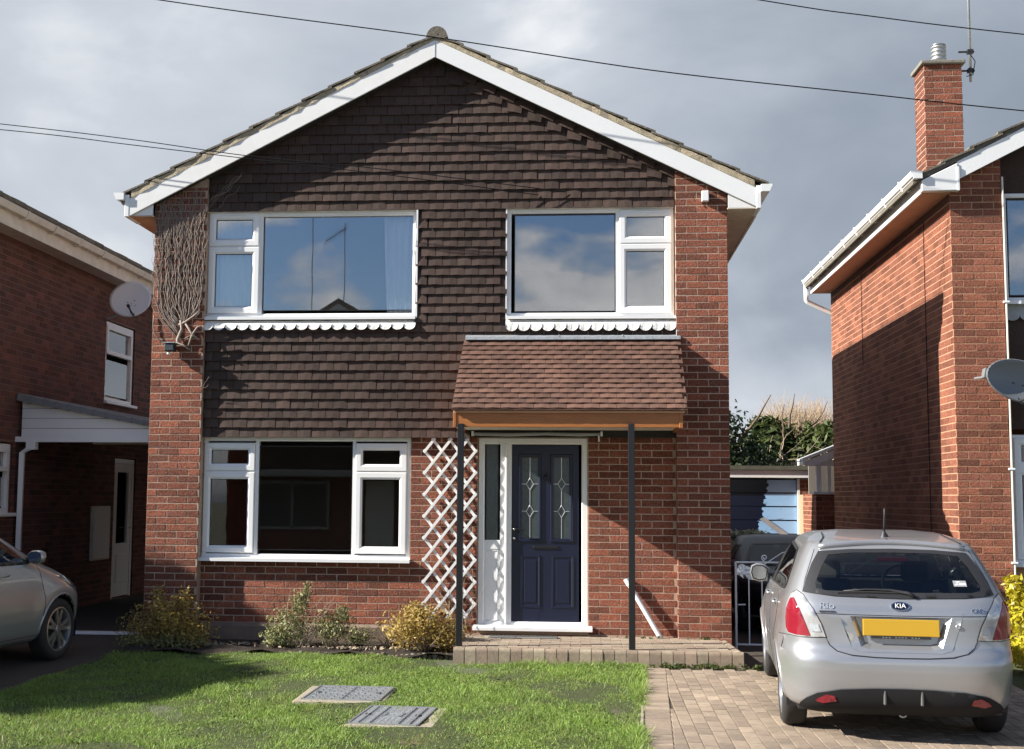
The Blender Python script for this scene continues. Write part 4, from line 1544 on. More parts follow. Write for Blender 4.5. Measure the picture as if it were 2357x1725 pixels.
for c in range(12):
    st = 3.55 / 12
    xb, xa = 5.15 + c * st - .018, 5.15 + (c + 1) * st + .03
    za, zb_ = rzb(xa) + BHT + .036, rzb(xb) + BHT + .068
    fix_normals(MB().prism_y([(xa, za), (xb, zb_), (xb, zb_ + .021), (xa, za + .021)], BY - .02, 6.72).obj('roof_tile', M_roof, rr_))
# chimney
ch = MB().box(5.841, 6.289, 2.003, 2.44, 4.7, 6.66).obj('chimney', M_mortar, rh)
cbr = [('front', 2.0, brick_rects(5.838, 6.292, 4.8, 6.665, phase=5.838, datum=4.8)), ('left', 5.838, brick_rects(2.014, 2.45, 4.8, 6.665, phase=2.014 + .1125, datum=4.8))]
lay_bricks(ch, cbr, M_brick, 200, rh, 'chimney_brick', 'chimney_brickwork')
bevel(MB().box(5.80, 6.33, 1.962, 2.48, 6.668, 6.718).obj('chimney_cap', M_stone, ch), .012, 2)
fp = [(.082, 6.715)]
for k in range(5):
    z = 6.755 + k * .05
    fp += [(.092, z), (.092, z + .02), (.076, z + .028), (.076, z + .046)]
fp += [(.088, 6.99), (.085, 7.0), (0.0, 7.005)]
fix_normals(MB().lathe(fp, 18, 'z', (6.075, 2.2, -.02)).obj('flue_terminal', M_steel, ch, True))

# white conduit with clips on the front of the right house
cd = thing('conduit', 'thin pinkish white cable conduit clipped down the edge of the neighbouring brick pier', 'conduit', (6.085, -.012, .4))
MB().tube([(-.004, 0, 4.35), (-.002, 0, 3.4), (.0, 0, 2.0), (0.0, 0, .3), (0, 0, -.3)], .010, 6).obj('tube', M_cream, cd)
for z in (3.02, 2.34, 1.28, .32):
    bevel(MB().box(-.032, .032, -.014, .018, z - .011, z + .011).obj('clip', M_white, cd), .004, 1)

# cables on the side wall of the right house
for (yy, z0, z1) in ((1.02, .4, 4.5), (4.32, 3.2, 4.5)):
    o = MB().tube([(RX - .012, yy, z1), (RX - .010, yy + .006, (z0 + z1) / 2), (RX - .012, yy - .01, z0)], .0045, 5).obj('wall_cable', M_cable)
    o['label'] = 'thin dark cable running down the side wall nearer its front corner' if yy < 2 else 'short dark cable running down from the eaves halfway along the neighbouring side wall'
    o['category'] = 'cable'

# satellite dishes
def dish(label, loc, rot, a, b, m, arm_dir):
    t = thing('satellite_dish', label, 'satellite dish', loc)
    t.rotation_euler = rot
    nr, na = 8, 32
    vs, fs = [], []
    for side in (0, 1):
        for i in range(nr + 1):
            r = i / nr
            for k in range(na):
                ph = 2 * math.pi * k / na
                x, z = a * r * math.cos(ph), b * r * math.sin(ph)
                y = .16 * a * (1 - r * r) + side * .006
                if i == nr:
                    y -= .006
                vs.append((x, y, z))
    N = (nr + 1) * na
    for i in range(nr):
        for k in range(na):
            p = (i * na + k, i * na + (k + 1) % na, (i + 1) * na + (k + 1) % na, (i + 1) * na + k)
            fs.append(p)
            fs.append(tuple(q + N for q in reversed(p)))
    for k in range(na):
        fs.append((nr * na + k, nr * na + (k + 1) % na, N + nr * na + (k + 1) % na, N + nr * na + k))
    d = MB().add(vs, fs).obj('reflector', m, t, True)
    rim = MB().tube([(a * math.cos(p_), .0, b * math.sin(p_)) for p_ in np.linspace(0, 2 * math.pi, 41)], .0045, 6, False).obj('rim', m, t, True)
    for (hx, hz) in ((-.05, -.02), (.05, -.02), (-.04, -.10), (.04, -.10)):
        MB().lathe([(0, -.004), (.007, -.004), (.009, .004)], 8, 'y', (hx, .16 * a * .88, hz)).obj('bolt', M_plastic, t)
    ex, ez = arm_dir
    MB().tube([(ex * .25, .03, -b + .01), (ex * .7, -.10, -b * .9), (ex, -.20, -b + ez)], .012, 6).obj('arm', M_plastic, t)
    ln = MB()
    ln.lathe([(0, -.045), (.018, -.045), (.024, -.03), (.024, .0), (.016, .012), (.016, .05), (0, .052)], 12, 'y', (ex, -.20, -b + ez + .02))
    ln.obj('receiver', M_plastic, t, True)
    MB().tube([(ex, -.21, -b + ez), (ex * .9, -.20, -b - .05), (ex * .4, -.05, -b - .03), (0, .06, -b * .6)], .004, 5).obj('lead', M_cable, t)
    return t
dl = dish('pale grey satellite dish under the eaves beside the creeper covered pier', (-4.96, 4.50, 4.22), (R(-14), R(-18), R(16)), .30, .275, M_dishm, (-.05, .07))
MB().tube([(0, .05, -.05), (-.12, .18, -.10), (-.42, .22, -.10)], .016, 8).obj('bracket', M_steel, dl)
dr_ = dish('dark grey satellite dish bracketed to the front pier of the chimneyed house', (6.07, -.42, 2.55), (R(-6), R(14), R(8)), .36, .215, M_dishd, (.05, .10))
MB().tube([(-.30, .10, -.01), (-.34, .30, .0)], .014, 8).obj('bracket', M_steel, dr_)
MB().box(-.37, -.30, .02, .09, -.05, .05).obj('clamp', M_steel, dr_)
# aerial mast on the chimney
am = thing('aerial_mast', 'tall steel aerial mast strapped to the side of the tall chimney', 'aerial', (6.43, 2.12, 6.4))
MB().tube([(0, 0, .08), (0, 0, 3.2)], .017, 8).obj('mast', M_steel, am, True)
for z in (.22, .46):
    MB().tube([(-.14, 0, z), (.05, 0, z)], .012, 6).obj('bracket', M_plastic, am)
    MB().box(-.035, .035, -.03, .03, z - .025, z + .025).obj('clamp', M_plastic, am)
MB().tube([(-.02, -.02, .45), (.05, -.03, .33), (.02, -.03, .16), (-.05, 0, .15)], .006, 5).obj('lead', M_cable, am)
for k in range(9):
    MB().tube([(-.3 + .07 * k, -.18, 3.1), (-.3 + .07 * k, .18, 3.1)], .006, 5).obj('rod', M_steel, am)
MB().tube([(-.32, 0, 3.1), (.32, 0, 3.1)], .010, 6).obj('boom', M_steel, am)

# ================================================================== house on the left
lh = thing('neighbour_house', 'shaded red brick neighbouring house beyond the carport with cream gutter', 'house', (0, 0, 0))
LXW = -5.35
lw = MB()
LH = [(4.62, 5.82, 2.72, 3.94), (.35, 1.66, 1.10, 1.98), (5.15, 6.05, -.2, 1.92)]
wall_panels(lw, 'right', LXW - .003, -.2, 9.0, -.35, 4.70, LH, .12)
lw.box(-11.6, LXW - .13, -.2, -.05, -.35, 4.7)
lw.box(-11.6, -11.45, -.05, 9, -.35, 4.7)
lw.box(-11.6, LXW - .13, 8.88, 9, -.35, 4.7)
lw.prism_y([(-11.6, 4.7), (LXW - .02, 4.7), (-8.48, 6.3)], -.2, -.06)
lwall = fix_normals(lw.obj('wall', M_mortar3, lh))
MB().box(-6.6, -6.5, .0, 8.8, -.3, 4.6).obj('interior', M_room, lh)
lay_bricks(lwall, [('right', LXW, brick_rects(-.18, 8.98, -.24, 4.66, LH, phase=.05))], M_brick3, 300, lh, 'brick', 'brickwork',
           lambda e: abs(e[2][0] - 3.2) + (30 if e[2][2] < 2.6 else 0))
def side_window(parent, y0, y1, z0, z1, lights, name='window'):
    fb = MB()
    x = LXW - .02
    def ring(a, b, c, d, w, xa, xb):
        fb.box(xa, xb, a, a + w, c, d)
        fb.box(xa, xb, b - w, b, c, d)
        fb.box(xa, xb, a + w, b - w, d - w, d)
        fb.box(xa, xb, a + w, b - w, c, c + w)
    ring(y0, y1, z0, z1, .055, x - .06, x)
    for (kd, a, b, c, d) in lights:
        if kd == 'sash':
            ring(a - .055, b + .055, c - .055, d + .055, .055, x - .055, x + .012)
    fr = fb.obj(name, M_white, parent)
    for (kd, a, b, c, d) in lights:
        MB().box(x - .04, x - .034, a, b, c, d).obj('pane', M_paneu, fr)
        MB().box(x - .16, x - .15, a - .02, b + .02, c - .02, d + .02).obj('blind', M_net, fr)
    bevel(MB().box(x - .05, LXW + .05, y0 - .04, y1 + .10, z0 - .045, z0 + .0).obj('sill', M_white, fr), .006, 1)
    return fr
side_window(lh, 4.64, 5.80, 2.74, 3.92, [('sash', 4.75, 5.69, 3.50, 3.81), ('fix', 4.72, 5.72, 2.83, 3.36)])
side_window(lh, .37, 1.64, 1.12, 1.96, [('sash', .48, 1.53, 1.68, 1.86), ('fix', .44, 1.56, 1.2, 1.55)])
# eaves
MB().box(LXW - .05, -5.07, -.25, 9.1, 4.50, 4.52).obj('soffit', M_cream, lh)
MB().box(-5.075, -5.05, -.25, 9.1, 4.485, 4.72).obj('fascia', M_cream, lh)
lg = fix_normals(gutter_mesh(-5.048, 1, 4.645, -.3, 9.1).obj('gutter', M_cream, lh))
for k in range(11):
    y = .1 + k * .82
    MB().prism_y([(-5.05, 4.62), (-4.965, 4.625), (-4.925, 4.70), (-4.925, 4.725), (-4.94, 4.725), (-4.975, 4.64), (-5.05, 4.64)], y, y + .04).obj('gutter_bracket', M_cream, lg)
lzr = lambda x: 4.735 + (-4.99 - x) * .5
lroof = fix_normals(MB().prism_y([(-4.99, 4.735), (-8.48, lzr(-8.48)), (-11.9, 4.8), (-11.9, 4.84), (-8.48, lzr(-8.48) + .04), (-4.99, 4.775)], -.3, 9.2).obj('roof', M_roof, lh))
for k in range(30):
    y = -.3 + k * .31
    hh = random.uniform(-.004, .006)
    tm = MB().prism_y([(-4.955, 4.745 + hh), (-5.32, lzr(-5.32) + .015 + hh), (-5.32, lzr(-5.32) + .055 + hh), (-4.955, 4.80 + hh)], y, y + .30)
    o = fix_normals(tm.obj('roof_tile', M_roof, lroof))
    o.rotation_euler = (R(.35), 0, 0)
    o.location = (0, 0, -y * math.sin(R(.35)) * 1.0)
# side door and meter box
sd_ = MB()
x = LXW - .02
for (a, b, c, d) in ((5.17, 5.24, -.2, 1.9), (5.96, 6.03, -.2, 1.9), (5.24, 5.96, 1.83, 1.9)):
    sd_.box(x - .06, x, a, b, c, d)
sdo = sd_.obj('side_door', M_white, lh)
lf2 = MB()
wall_panels(lf2, 'right', x - .01, 5.245, 5.955, -.18, 1.825, [(5.36, 5.84, .62, 1.70)], .04)
lf2.obj('door_leaf', M_white, sdo)
MB().box(x - .035, x - .028, 5.36, 5.84, .62, 1.70).obj('door_glass', M_paneu, sdo)
bevel(MB().box(x - .012, x + .002, 5.38, 5.82, .02, .45).obj('door_panel', M_white, sdo), .01, 1)
MB().tube([(x, 5.88, .85), (x + .05, 5.88, .85), (x + .05, 5.78, .85)], .01, 6).obj('handle', M_steel, sdo)
mb_ = thing('meter_box', 'white meter box on the dark brick wall under the carport', 'meter box', (LXW, 4.58, .80))
bevel(MB().box(.002, .045, -.34, .34, -.39, .39).obj('box', M_cream, mb_), .01, 1)
bevel(MB().box(.045, .056, -.31, .31, -.36, .36).obj('door', M_white, mb_), .006, 1)

# carport
cp = thing('carport', 'lean-to carport with white boarded fascia and grey sheet roof between the two houses', 'carport', (-4.2, 1.8, 2.1))
cx_, cy_, cz_ = cp.location
def cbox(name, m, *b):
    return MB().box(b[0] - cx_, b[1] - cx_, b[2] - cy_, b[3] - cy_, b[4] - cz_, b[5] - cz_).obj(name, m, cp)
ftop = lambda x: 2.50 - (x + 5.30) * (2.50 - 2.20) / 1.64
for k in range(4):
    z0, z1 = 2.045 + k * .125, 2.045 + (k + 1) * .125 - .004
    xr = -3.08
    # board cut to the slope of the roof
    xt = -5.30 + (2.50 - z1) / (.30 / 1.64)
    xt0 = -5.30 + (2.50 - z0) / (.30 / 1.64)
    pts = [(-5.31, z0), (min(xr, xt0), z0)]
    if xt0 > xr:
        pts.append((xr, min(z1, ftop(xr))))
    if xt < xr:
        pts.append((max(xt, -5.31), z1))
        pts.append((-5.31, z1))
    else:
        pts.append((-5.31, z1))
    q = MB().prism_y([(a - cx_, b - cz_) for a, b in pts], 1.8 - cy_, 1.83 - cy_)
    fix_normals(bevel(q.obj('fascia_board', M_white, cp), .004, 1))
ns = 14
for k in range(ns):
    x0 = -5.34 + k * 2.26 / ns
    x1 = x0 + 2.26 / ns
    zt0, zt1 = ftop(x0) + .085 - .004 * k, ftop(x1) + .085 - .004 * k
    pts = [(x0, zt0 - .085 + .004 * k + .004), (x1, zt1 - .085 + .004 * k - .006), (x1, zt1 - .006), (x0 + .01, zt0 + .012)]
    fix_normals(MB().prism_y([(a - cx_, b - cz_) for a, b in pts], 1.70 - cy_, 8.0 - cy_).obj('roof_sheet', M_corr, cp))
cbox('gutter', M_white, -5.36, -3.09, 1.72, 1.795, 1.995, 2.06)
cbox('wall_plate', M_cream, -4.62, -3.08, 2.4, 2.5, 2.0, 2.05)
cbox('wall_plate', M_cream, -3.95, -3.08, 3.6, 3.7, 1.86, 2.02)
dpo = MB().tube([(-5.14 - cx_, 1.75 - cy_, 2.0 - cz_), (-5.15 - cx_, 1.75 - cy_, 1.93 - cz_), (-5.27 - cx_, 1.76 - cy_, 1.86 - cz_), (-5.27 - cx_, 1.76 - cy_, -.22 - cz_)], .042, 4)
dpo.obj('down_pipe', M_white, cp)
cbox('hopper', M_white, -5.20, -5.08, 1.70, 1.79, 1.90, 2.0)
# dark boarded gate closing the back of the carport
bgate = thing('boarded_gate', 'dark boarded gate closing the far end of the carport passage', 'gate', (-4.2, 8.0, -.2))
for k in range(15):
    MB().box(-1.13 + k * .152, -1.13 + k * .152 + .146, 0, .03, .02, 2.2).obj('board', M_dark, bgate)
MB().box(-1.14, 1.14, .031, .08, 1.6, 1.7).obj('rail', M_dark, bgate)
MB().box(-1.14, 1.14, .031, .08, .4, .5).obj('rail', M_dark, bgate)

# ================================================================== behind: garage, extension, gate
ga = thing('garage', 'flat roofed brick garage with peeling blue boarded door at the end of the side drive', 'garage', (4.3, 9.0, -.2))
gx_, gy_, gz_ = ga.location
def gbox(name, m, x0, x1, y0, y1, z0, z1, par=ga):
    return MB().box(x0 - gx_, x1 - gx_, y0 - gy_, y1 - gy_, z0 - gz_, z1 - gz_).obj(name, m, par)
GR, GD = 5.616, 5.366
gw = MB()
for (x0, x1, y0, y1) in ((5.42, GR - .003, 9.003, 9.25), (2.7, 3.2, 9.003, 9.25), (2.7, 2.85, 9.25, 14), (GR - .15, GR - .003, 9.25, 14)):
    gw.box(x0 - gx_, x1 - gx_, y0 - gy_, y1 - gy_, -.05, 1.92)
gwall = gw.obj('wall', M_mortar, ga)
gwall_b = [(s, c - (gy_ if s == 'front' else gx_), [(p - (gx_ if s == 'front' else gy_), q - (gx_ if s == 'front' else gy_), a - gz_, b - gz_) for (p, q, a, b) in rc]) for s, c, rc in
           [('front', 9.0, brick_rects(5.413, GR, -.2, 1.73, phase=5.413 + .09))]]
lay_bricks(gwall, gwall_b, M_brick2, 120, ga)
bevel(gbox('fascia', M_whitep, 2.66, 5.65, 8.90, 8.93, 1.737, 1.872), .004, 1)
gbox('roof', M_felt, 2.62, 5.57, 8.86, 14.1, 1.875, 1.945)
gbox('frame', M_whitep, GD, GD + .045, 8.99, 9.06, -.2, 1.72)
gbox('frame', M_whitep, 3.2, 3.24, 8.99, 9.06, -.2, 1.72)
gd = gbox('garage_door', M_badgeb, 3.24, GD, 9.05, 9.08, -.18, 1.72)
for k in range(8):
    z0 = -.17 + k * .236
    bevel(MB().box(3.245 - gx_, GD - .004 - gx_, 9.034 - gy_, 9.049 - gy_, z0 - gz_, z0 + .225 - gz_).obj('board', M_badgeb, gd), .006, 1)
    # flaking pale blue paint left on the right hand end of each board
    xl = (4.85, 4.88, 4.82, 4.74, 4.70, 4.78, 4.82, 4.86)[k]
    pp_ = [(GD - .008, z0 + .006), (GD - .008, z0 + .219)]
    for t_ in np.linspace(1, 0, 11):
        pp_.append((xl + random.uniform(-.03, .03), z0 + .006 + .213 * float(t_)))
    fix_normals(MB().prism_y([(a - gx_, b - gz_) for a, b in pp_], 9.0295 - gy_, 9.0335 - gy_).obj('paint_layer', M_blue, gd))
fix_normals(MB().prism_y([(4.72 - gx_, 1.02 - gz_), (4.80 - gx_, 1.06 - gz_), (GD - .01 - gx_, .66 - gz_), (GD - .01 - gx_, .55 - gz_)], 8.99 - gy_, 9.02 - gy_).obj('brace', M_lead, gd))

ex = thing('rear_extension', 'low white framed extension with windows behind the chimneyed brick house', 'extension', (6.3, 7.0, -.2))
ax, ay, az = ex.location
def ebox(name, m, x0, x1, y0, y1, z0, z1):
    return MB().box(x0 - ax, x1 - ax, y0 - ay, y1 - ay, z0 - az, z1 - az).obj(name, m, ex)
ew = ebox('wall', M_brick2, 5.50, 9.0, 7.4, 7.6, -.25, 1.45)
ebox('wall', M_mortar2, 5.401, 5.50, 7.382, 10.5, -.25, 1.448)
ewb = [(sd_, c_ - (ay if sd_ == 'front' else ax), [(p - (ax if sd_ == 'front' else ay), q - (ax if sd_ == 'front' else ay), a - az, b - az) for (p, q, a, b) in rc]) for sd_, c_, rc in
       [('front', 7.376, brick_rects(5.397, 6.6, -.2, 1.45, phase=5.397)), ('left', 5.397, brick_rects(7.39, 8.6, -.2, 1.45, phase=7.39 + .1))]]
lay_bricks(ew, ewb, M_brick2, 60, ex)
ebox('mortar_bed', M_mortar2, 5.399, 6.6, 7.379, 7.50, -.25, 1.449)
ebox('sill', M_white, 5.36, 9.0, 7.33, 7.6, 1.452, 1.49)
wfr = ebox('window', M_white, 5.42, 5.50, 7.42, 7.5, 1.491, 1.90)
for xx in (5.60, 5.86, 6.1, 6.5):
    ebox('mullion', M_white, xx, xx + .05, 7.42, 7.5, 1.491, 1.90)
ebox('pane', M_paneu, 5.50, 8.9, 7.46, 7.466, 1.491, 1.90)
ebox('backing', M_room, 5.5, 8.9, 8.6, 8.65, -.2, 2.0)
ebox('fascia', M_white, 5.30, 9.0, 7.34, 7.36, 1.90, 2.0)
eg = MB().prism_y([(5.22 - ax, 1.90 - az), (5.36 - ax, 1.90 - az), (9.0 - ax, 3.42 - az), (9.0 - ax, 3.52 - az), (5.22 - ax, 1.97 - az)], 7.28 - ay, 7.33 - ay)
fix_normals(eg.obj('barge_board', M_white, ex))
er = MB().prism_y([(5.18 - ax, 1.975 - az), (9.0 - ax, 3.525 - az), (9.0 - ax, 3.58 - az), (5.18 - ax, 2.02 - az)], 7.26 - ay, 7.8 - ay)
fix_normals(er.obj('roof', M_white, ex))
ebox('gutter', M_white, 5.18, 5.26, 7.24, 7.8, 1.92, 1.99)

def gate(x0, x1, y, label, flip):
    g = thing('iron_gate', label, 'gate', ((x0 + x1) / 2, y, gz(y)), 0, 'pair of iron gates beside the house')
    X = (x1 - x0) / 2
    B, Rl, T = .07, .80, .925
    s = -1 if flip else 1
    def tb(name, pts, r=.008, n=6):
        return MB().tube([(s * p[0], 0, p[1]) for p in pts], r, n).obj(name, M_iron, g)
    for xx, nm in ((-X, 'stile'), (X, 'stile')):
        tb(nm, [(xx, .0), (xx, T)], .012)
    tb('rail', [(-X, B), (X, B)], .010)
    tb('rail', [(-X, Rl), (X, Rl)], .010)
    tb('rail', [(-X, T), (X, T)], .010)
    nb = int(2 * X / .122)
    for k in range(1, nb):
        xx = -X + k * 2 * X / nb
        tb('bar', [(xx, B), (xx, Rl)], .007)
    def scroll(cx, cz, r, a0, turns, hand):
        pts = []
        for t in np.linspace(0, 1, 18):
            a = a0 + hand * turns * 2 * math.pi * t
            rr = r * (1 - .75 * t)
            pts.append((cx + rr * math.cos(a), cz + rr * math.sin(a)))
        return pts
    tb('scroll', scroll(-X + .06, (Rl + T) / 2 + .005, .045, R(-60), 1.5, 1), .006)
    tb('scroll', [(-X + .04, Rl + .01), (-X + .15, Rl + .05), (-X + .30, T - .02), (-X + .48, T + .10), (-X + .56, T + .125), (-X + .63, T + .10)] + scroll(-X + .60, T + .055, .045, R(50), 1.4, -1), .006)
    tb('scroll', scroll(-X + .30, T + .05, .034, R(-90), 1.4, -1), .006)
    tb('scroll', [(-X + .62, T + .09), (-X + .8, T + .04), (X - .05, Rl + .02)], .006)
    tb('latch', [(-X + .02, .48), (-X + .10, .485)], .007)
    return g
gate(3.285, 4.37, .16, 'white painted wrought iron gate leaf hinged at the corner of the tile hung house', False)
gate(4.40, 5.48, .16, 'white painted wrought iron gate leaf beside the neighbouring side wall, mostly behind the silver car', True)

# ================================================================== overhead cables
def cable(label, pts, r=.008, y=None):
    # smooth sagging run through the given points
    P = [Vector(p) for p in pts]
    out = []
    for i in range(len(P) - 1):
        p0, p1, p2, p3 = P[max(i - 1, 0)], P[i], P[i + 1], P[min(i + 2, len(P) - 1)]
        for t in np.linspace(0, 1, 9)[:-1]:
            t = float(t)
            out.append(.5 * ((2 * p1) + (p2 - p0) * t + (2 * p0 - 5 * p1 + 4 * p2 - p3) * t * t + (3 * p1 - p0 - 3 * p2 + p3) * t ** 3))
    out.append(P[-1])
    o = MB().tube(out, r, 5).obj('overhead_cable', M_cable)
    o['label'] = label
    o['category'] = 'cable'
    o['group'] = 'overhead cables'
cable('black overhead cable crossing the roof apex and the chimney', [(-8, -.5, 7.65), (-2.92, -.5, 6.716), (.107, -.5, 6.225), (2.40, -.5, 5.815), (4.62, -.5, 5.515), (6.16, -.5, 5.310), (10, -.5, 4.85)], .0065)
cable('upper of the two black wires crossing the left roof slope', [(-9, -.3, 5.95), (-4.75, -.3, 5.425), (-3.26, -.3, 5.225), (-1.94, -.3, 5.02), (-.49, -.3, 4.855), (1.49, .04, 4.66)], .005)
cable('lower of the two black wires crossing the left roof slope', [(-9, -.3, 5.80), (-4.745, -.3, 5.360), (-3.26, -.3, 5.165), (-2.04, -.3, 5.002), (-.49, -.3, 4.80), (1.2, .04, 4.63)], .005)
cable('highest black overhead cable, crossing the aerial mast above the chimney', [(-1, -1, 7.25), (3.42, -1, 6.355), (4.53, -1, 6.155), (6.02, -1, 5.93), (10, -1, 5.4)], .006)

# ================================================================== shrubs and trees
random.seed(5)
def shrub(name, label, cat, loc, blobs, n, size, m, stems=10, stem_m=M_bark, h=.5, spread=.25, group=None, **kw):
    t = thing(name, label, cat, loc, 0, group)
    sb = MB()
    for i in range(stems):
        a = random.uniform(0, 2 * math.pi)
        d = Vector((math.cos(a) * spread * random.random(), math.sin(a) * spread * random.random(), h))
        pts = wander((random.uniform(-.05, .05), random.uniform(-.04, .04), -.03), d, 7, h / 6.5, .16, (0, 0, .05))
        sb.tube(pts, [.007 * (1 - .1 * k) for k in range(8)], 4)
    sb.obj('stems', stem_m, t)
    leaves('foliage', t, m, blobs, n, size, **kw)
    return t
s1 = shrub('golden_shrub', 'golden leaved shrub at the foot of the left brick pier, half in shade', 'shrub', (-2.66, -.40, gz(-.3) - .06),
      [(-.02, 0, .42, .26, .22, .20), (.10, -.05, .30, .34, .26, .24), (-.22, .02, .24, .26, .24, .24), (.30, 0, .20, .22, .2, .22), (.18, .02, .55, .10, .1, .14), (-.10, .02, .60, .09, .09, .12)], 6000, .022, M_gold, 18, h=.58, spread=.5, shell=.25, ruff=1.9)
leaves('lower_foliage', s1, M_varieg, [(.15, -.12, .13, .36, .2, .13), (-.2, -.1, .12, .3, .2, .12)], 1200, .027, shell=.3)
s2 = shrub('golden_shrub', 'bright golden leaved shrub below the trellis beside the porch step', 'shrub', (.08, -.52, gz(-.5) + .02),
      [(0, 0, .28, .27, .22, .22), (-.2, -.05, .22, .22, .18, .18), (.22, .0, .17, .22, .2, .16), (-.1, .02, .42, .14, .12, .1)], 5000, .022, M_gold, 14, h=.42, spread=.45, shell=.25, ruff=1.7)
s3 = shrub('variegated_shrub', 'pale variegated green shrub with tall shoots under the big window', 'shrub', (-1.22, -.42, gz(-.4) + .02),
      [(-.12, 0, .22, .24, .18, .22), (-.03, .02, .46, .11, .1, .14), (.04, .03, .58, .06, .06, .12), (.32, .02, .22, .22, .17, .18), (.42, .04, .36, .08, .08, .10), (.60, 0, .14, .16, .12, .10), (-.28, -.02, .12, .14, .14, .10)], 4200, .022, M_varieg, 14, M_bramble, .62, .4, shell=.25, ruff=1.8)
t = thing('bare_shrub', 'small leafless twiggy shrub with reddish stems between two leafy shrubs', 'shrub', (-.32, -.30, gz(-.3) + .02))
tw = MB()
for i in range(46):
    a = random.uniform(0, 6.28)
    d = Vector((math.cos(a) * .45, math.sin(a) * .3, random.uniform(.5, 1)))
    tw.tube(wander((random.uniform(-.06, .06), random.uniform(-.04, .04), 0), d, 6, random.uniform(.03, .065), .2), [.004, .0035, .003, .0025, .002, .0016, .001], 3)
tw.obj('twigs', M_bramble, t)
leaves('foliage', t, M_gold, [(0, 0, .25, .14, .1, .16)], 60, .03)
t = thing('climbing_rose', 'bare thorny rose stems growing up behind the lower trellis', 'climbing plant', (.36, .03, gz(0)))
tw = MB()
for i in range(14):
    tw.tube(wander((random.uniform(-.08, .08), random.uniform(-.01, .03), 0), (random.uniform(-.25, .25), -.02, 1), 12, random.uniform(.05, .10), .16, (0, 0, .04)), [.005 - .0003 * k for k in range(13)], 4)
tw.obj('stems', M_bramble, t)
shrub('yellow_shrub', 'bright yellow leaved shrub behind the silver car at the neighbouring house', 'shrub', (5.86, -1.05, gz(-1)),
      [(0, 0, .55, .22, .2, .30), (-.12, .0, .80, .10, .1, .14), (.12, .05, .75, .14, .12, .2), (.25, 0, .4, .25, .22, .3), (-.05, -.1, .25, .25, .2, .22)], 2400, .04, M_yellow, 10, h=.8, spread=.3, shell=.25, elong=1.9)

# weeds along the step and the joints of the paving
wd_ = []
for _ in range(120):
    wd_.append((random.uniform(2.3, 3.45), -1.19 + random.gauss(0, .02), gz(-1.2) + random.uniform(.0, .05), .03, .02, .025))
for _ in range(26):
    wd_.append((random.uniform(2.0, 3.1), -.03 + random.gauss(0, .03), PZ + .01, .02, .02, .02))
wme2 = leaf_mesh('weeds', wd_, 900, .022, shell=.1)
wme2.materials.append(M_under)
kind(link('ground_cover', wme2), 'stuff')
# dead leaves in the bed
dlm = leaf_mesh('dead', [(-.6, -.5, gz(-.5) + .06, .9, .14, .012), (-2.2, -.35, gz(-.4) + .06, .6, .2, .012)], 420, .03, shell=.1, up=1.5)
dlm.materials.append(M_bramble)
kind(link('dead_leaf_litter', dlm), 'stuff')

def tree(name, label, loc, trunk_h, trunk_r, blobs, n, size, m, bark=M_bark, limbs=9, group=None, cat='tree', **kw):
    t = thing(name, label, cat, loc, 0, group)
    tb = MB()
    tb.tube([(0, 0, -.2), (.02, .01, trunk_h * .4), (-.02, .02, trunk_h * .75), (.02, 0, trunk_h)], [trunk_r * 1.25, trunk_r, trunk_r * .8, trunk_r * .45], 9)
    for i in range(limbs):
        a = 2 * math.pi * i / limbs + random.random()
        z = trunk_h * random.uniform(.3, .9)
        tb.tube(wander((0, 0, z), (math.cos(a), math.sin(a), .7), 6, trunk_h * .09, .2), [trunk_r * .4 * (1 - .14 * k) for k in range(7)], 5)
    tb.obj('trunk', bark, t, True)
    leaves('crown', t, m, blobs, n, size, **kw)
    return t
tree('evergreen_tree', 'dark dense evergreen tree behind the flat garage roof', (4.75, 13.2, -.2), 2.9, .13,
     [(-.4, 0, 2.5, .95, .8, 1.05), (.15, 0, 1.9, .95, .8, .95), (-.9, 0, 1.6, .9, .8, .9), (.5, 0, 1.5, .62, .6, .75), (-.5, 0, 3.0, .45, .5, .6), (-1.4, .2, 2.7, .8, .7, 1.0)], 11000, .085, M_green, shell=.45)
tree('conifer_tree', 'mid green conifer with flat sprays behind the brambles', (6.05, 15.6, -.2), 3.0, .12,
     [(-.2, 0, 2.7, .62, .6, .65), (-.5, -.1, 2.2, .6, .6, .6), (.15, 0, 1.9, .8, .7, .8), (-.35, 0, 3.15, .3, .3, .3)], 8000, .09, M_conif, up=.9, shell=.5, elong=2.4)
tree('conifer_tree', 'broad green conifer beside the neighbouring side wall', (7.05, 15.4, -.2), 3.0, .12,
     [(-.1, 0, 2.55, .75, .7, .70), (.3, -.1, 2.2, .8, .7, .8), (-.4, 0, 2.0, .6, .6, .6), (.15, 0, 2.95, .4, .4, .35), (.8, 0, 2.7, .5, .5, .6)], 9500, .09, M_conif, up=.9, shell=.5, elong=2.4)
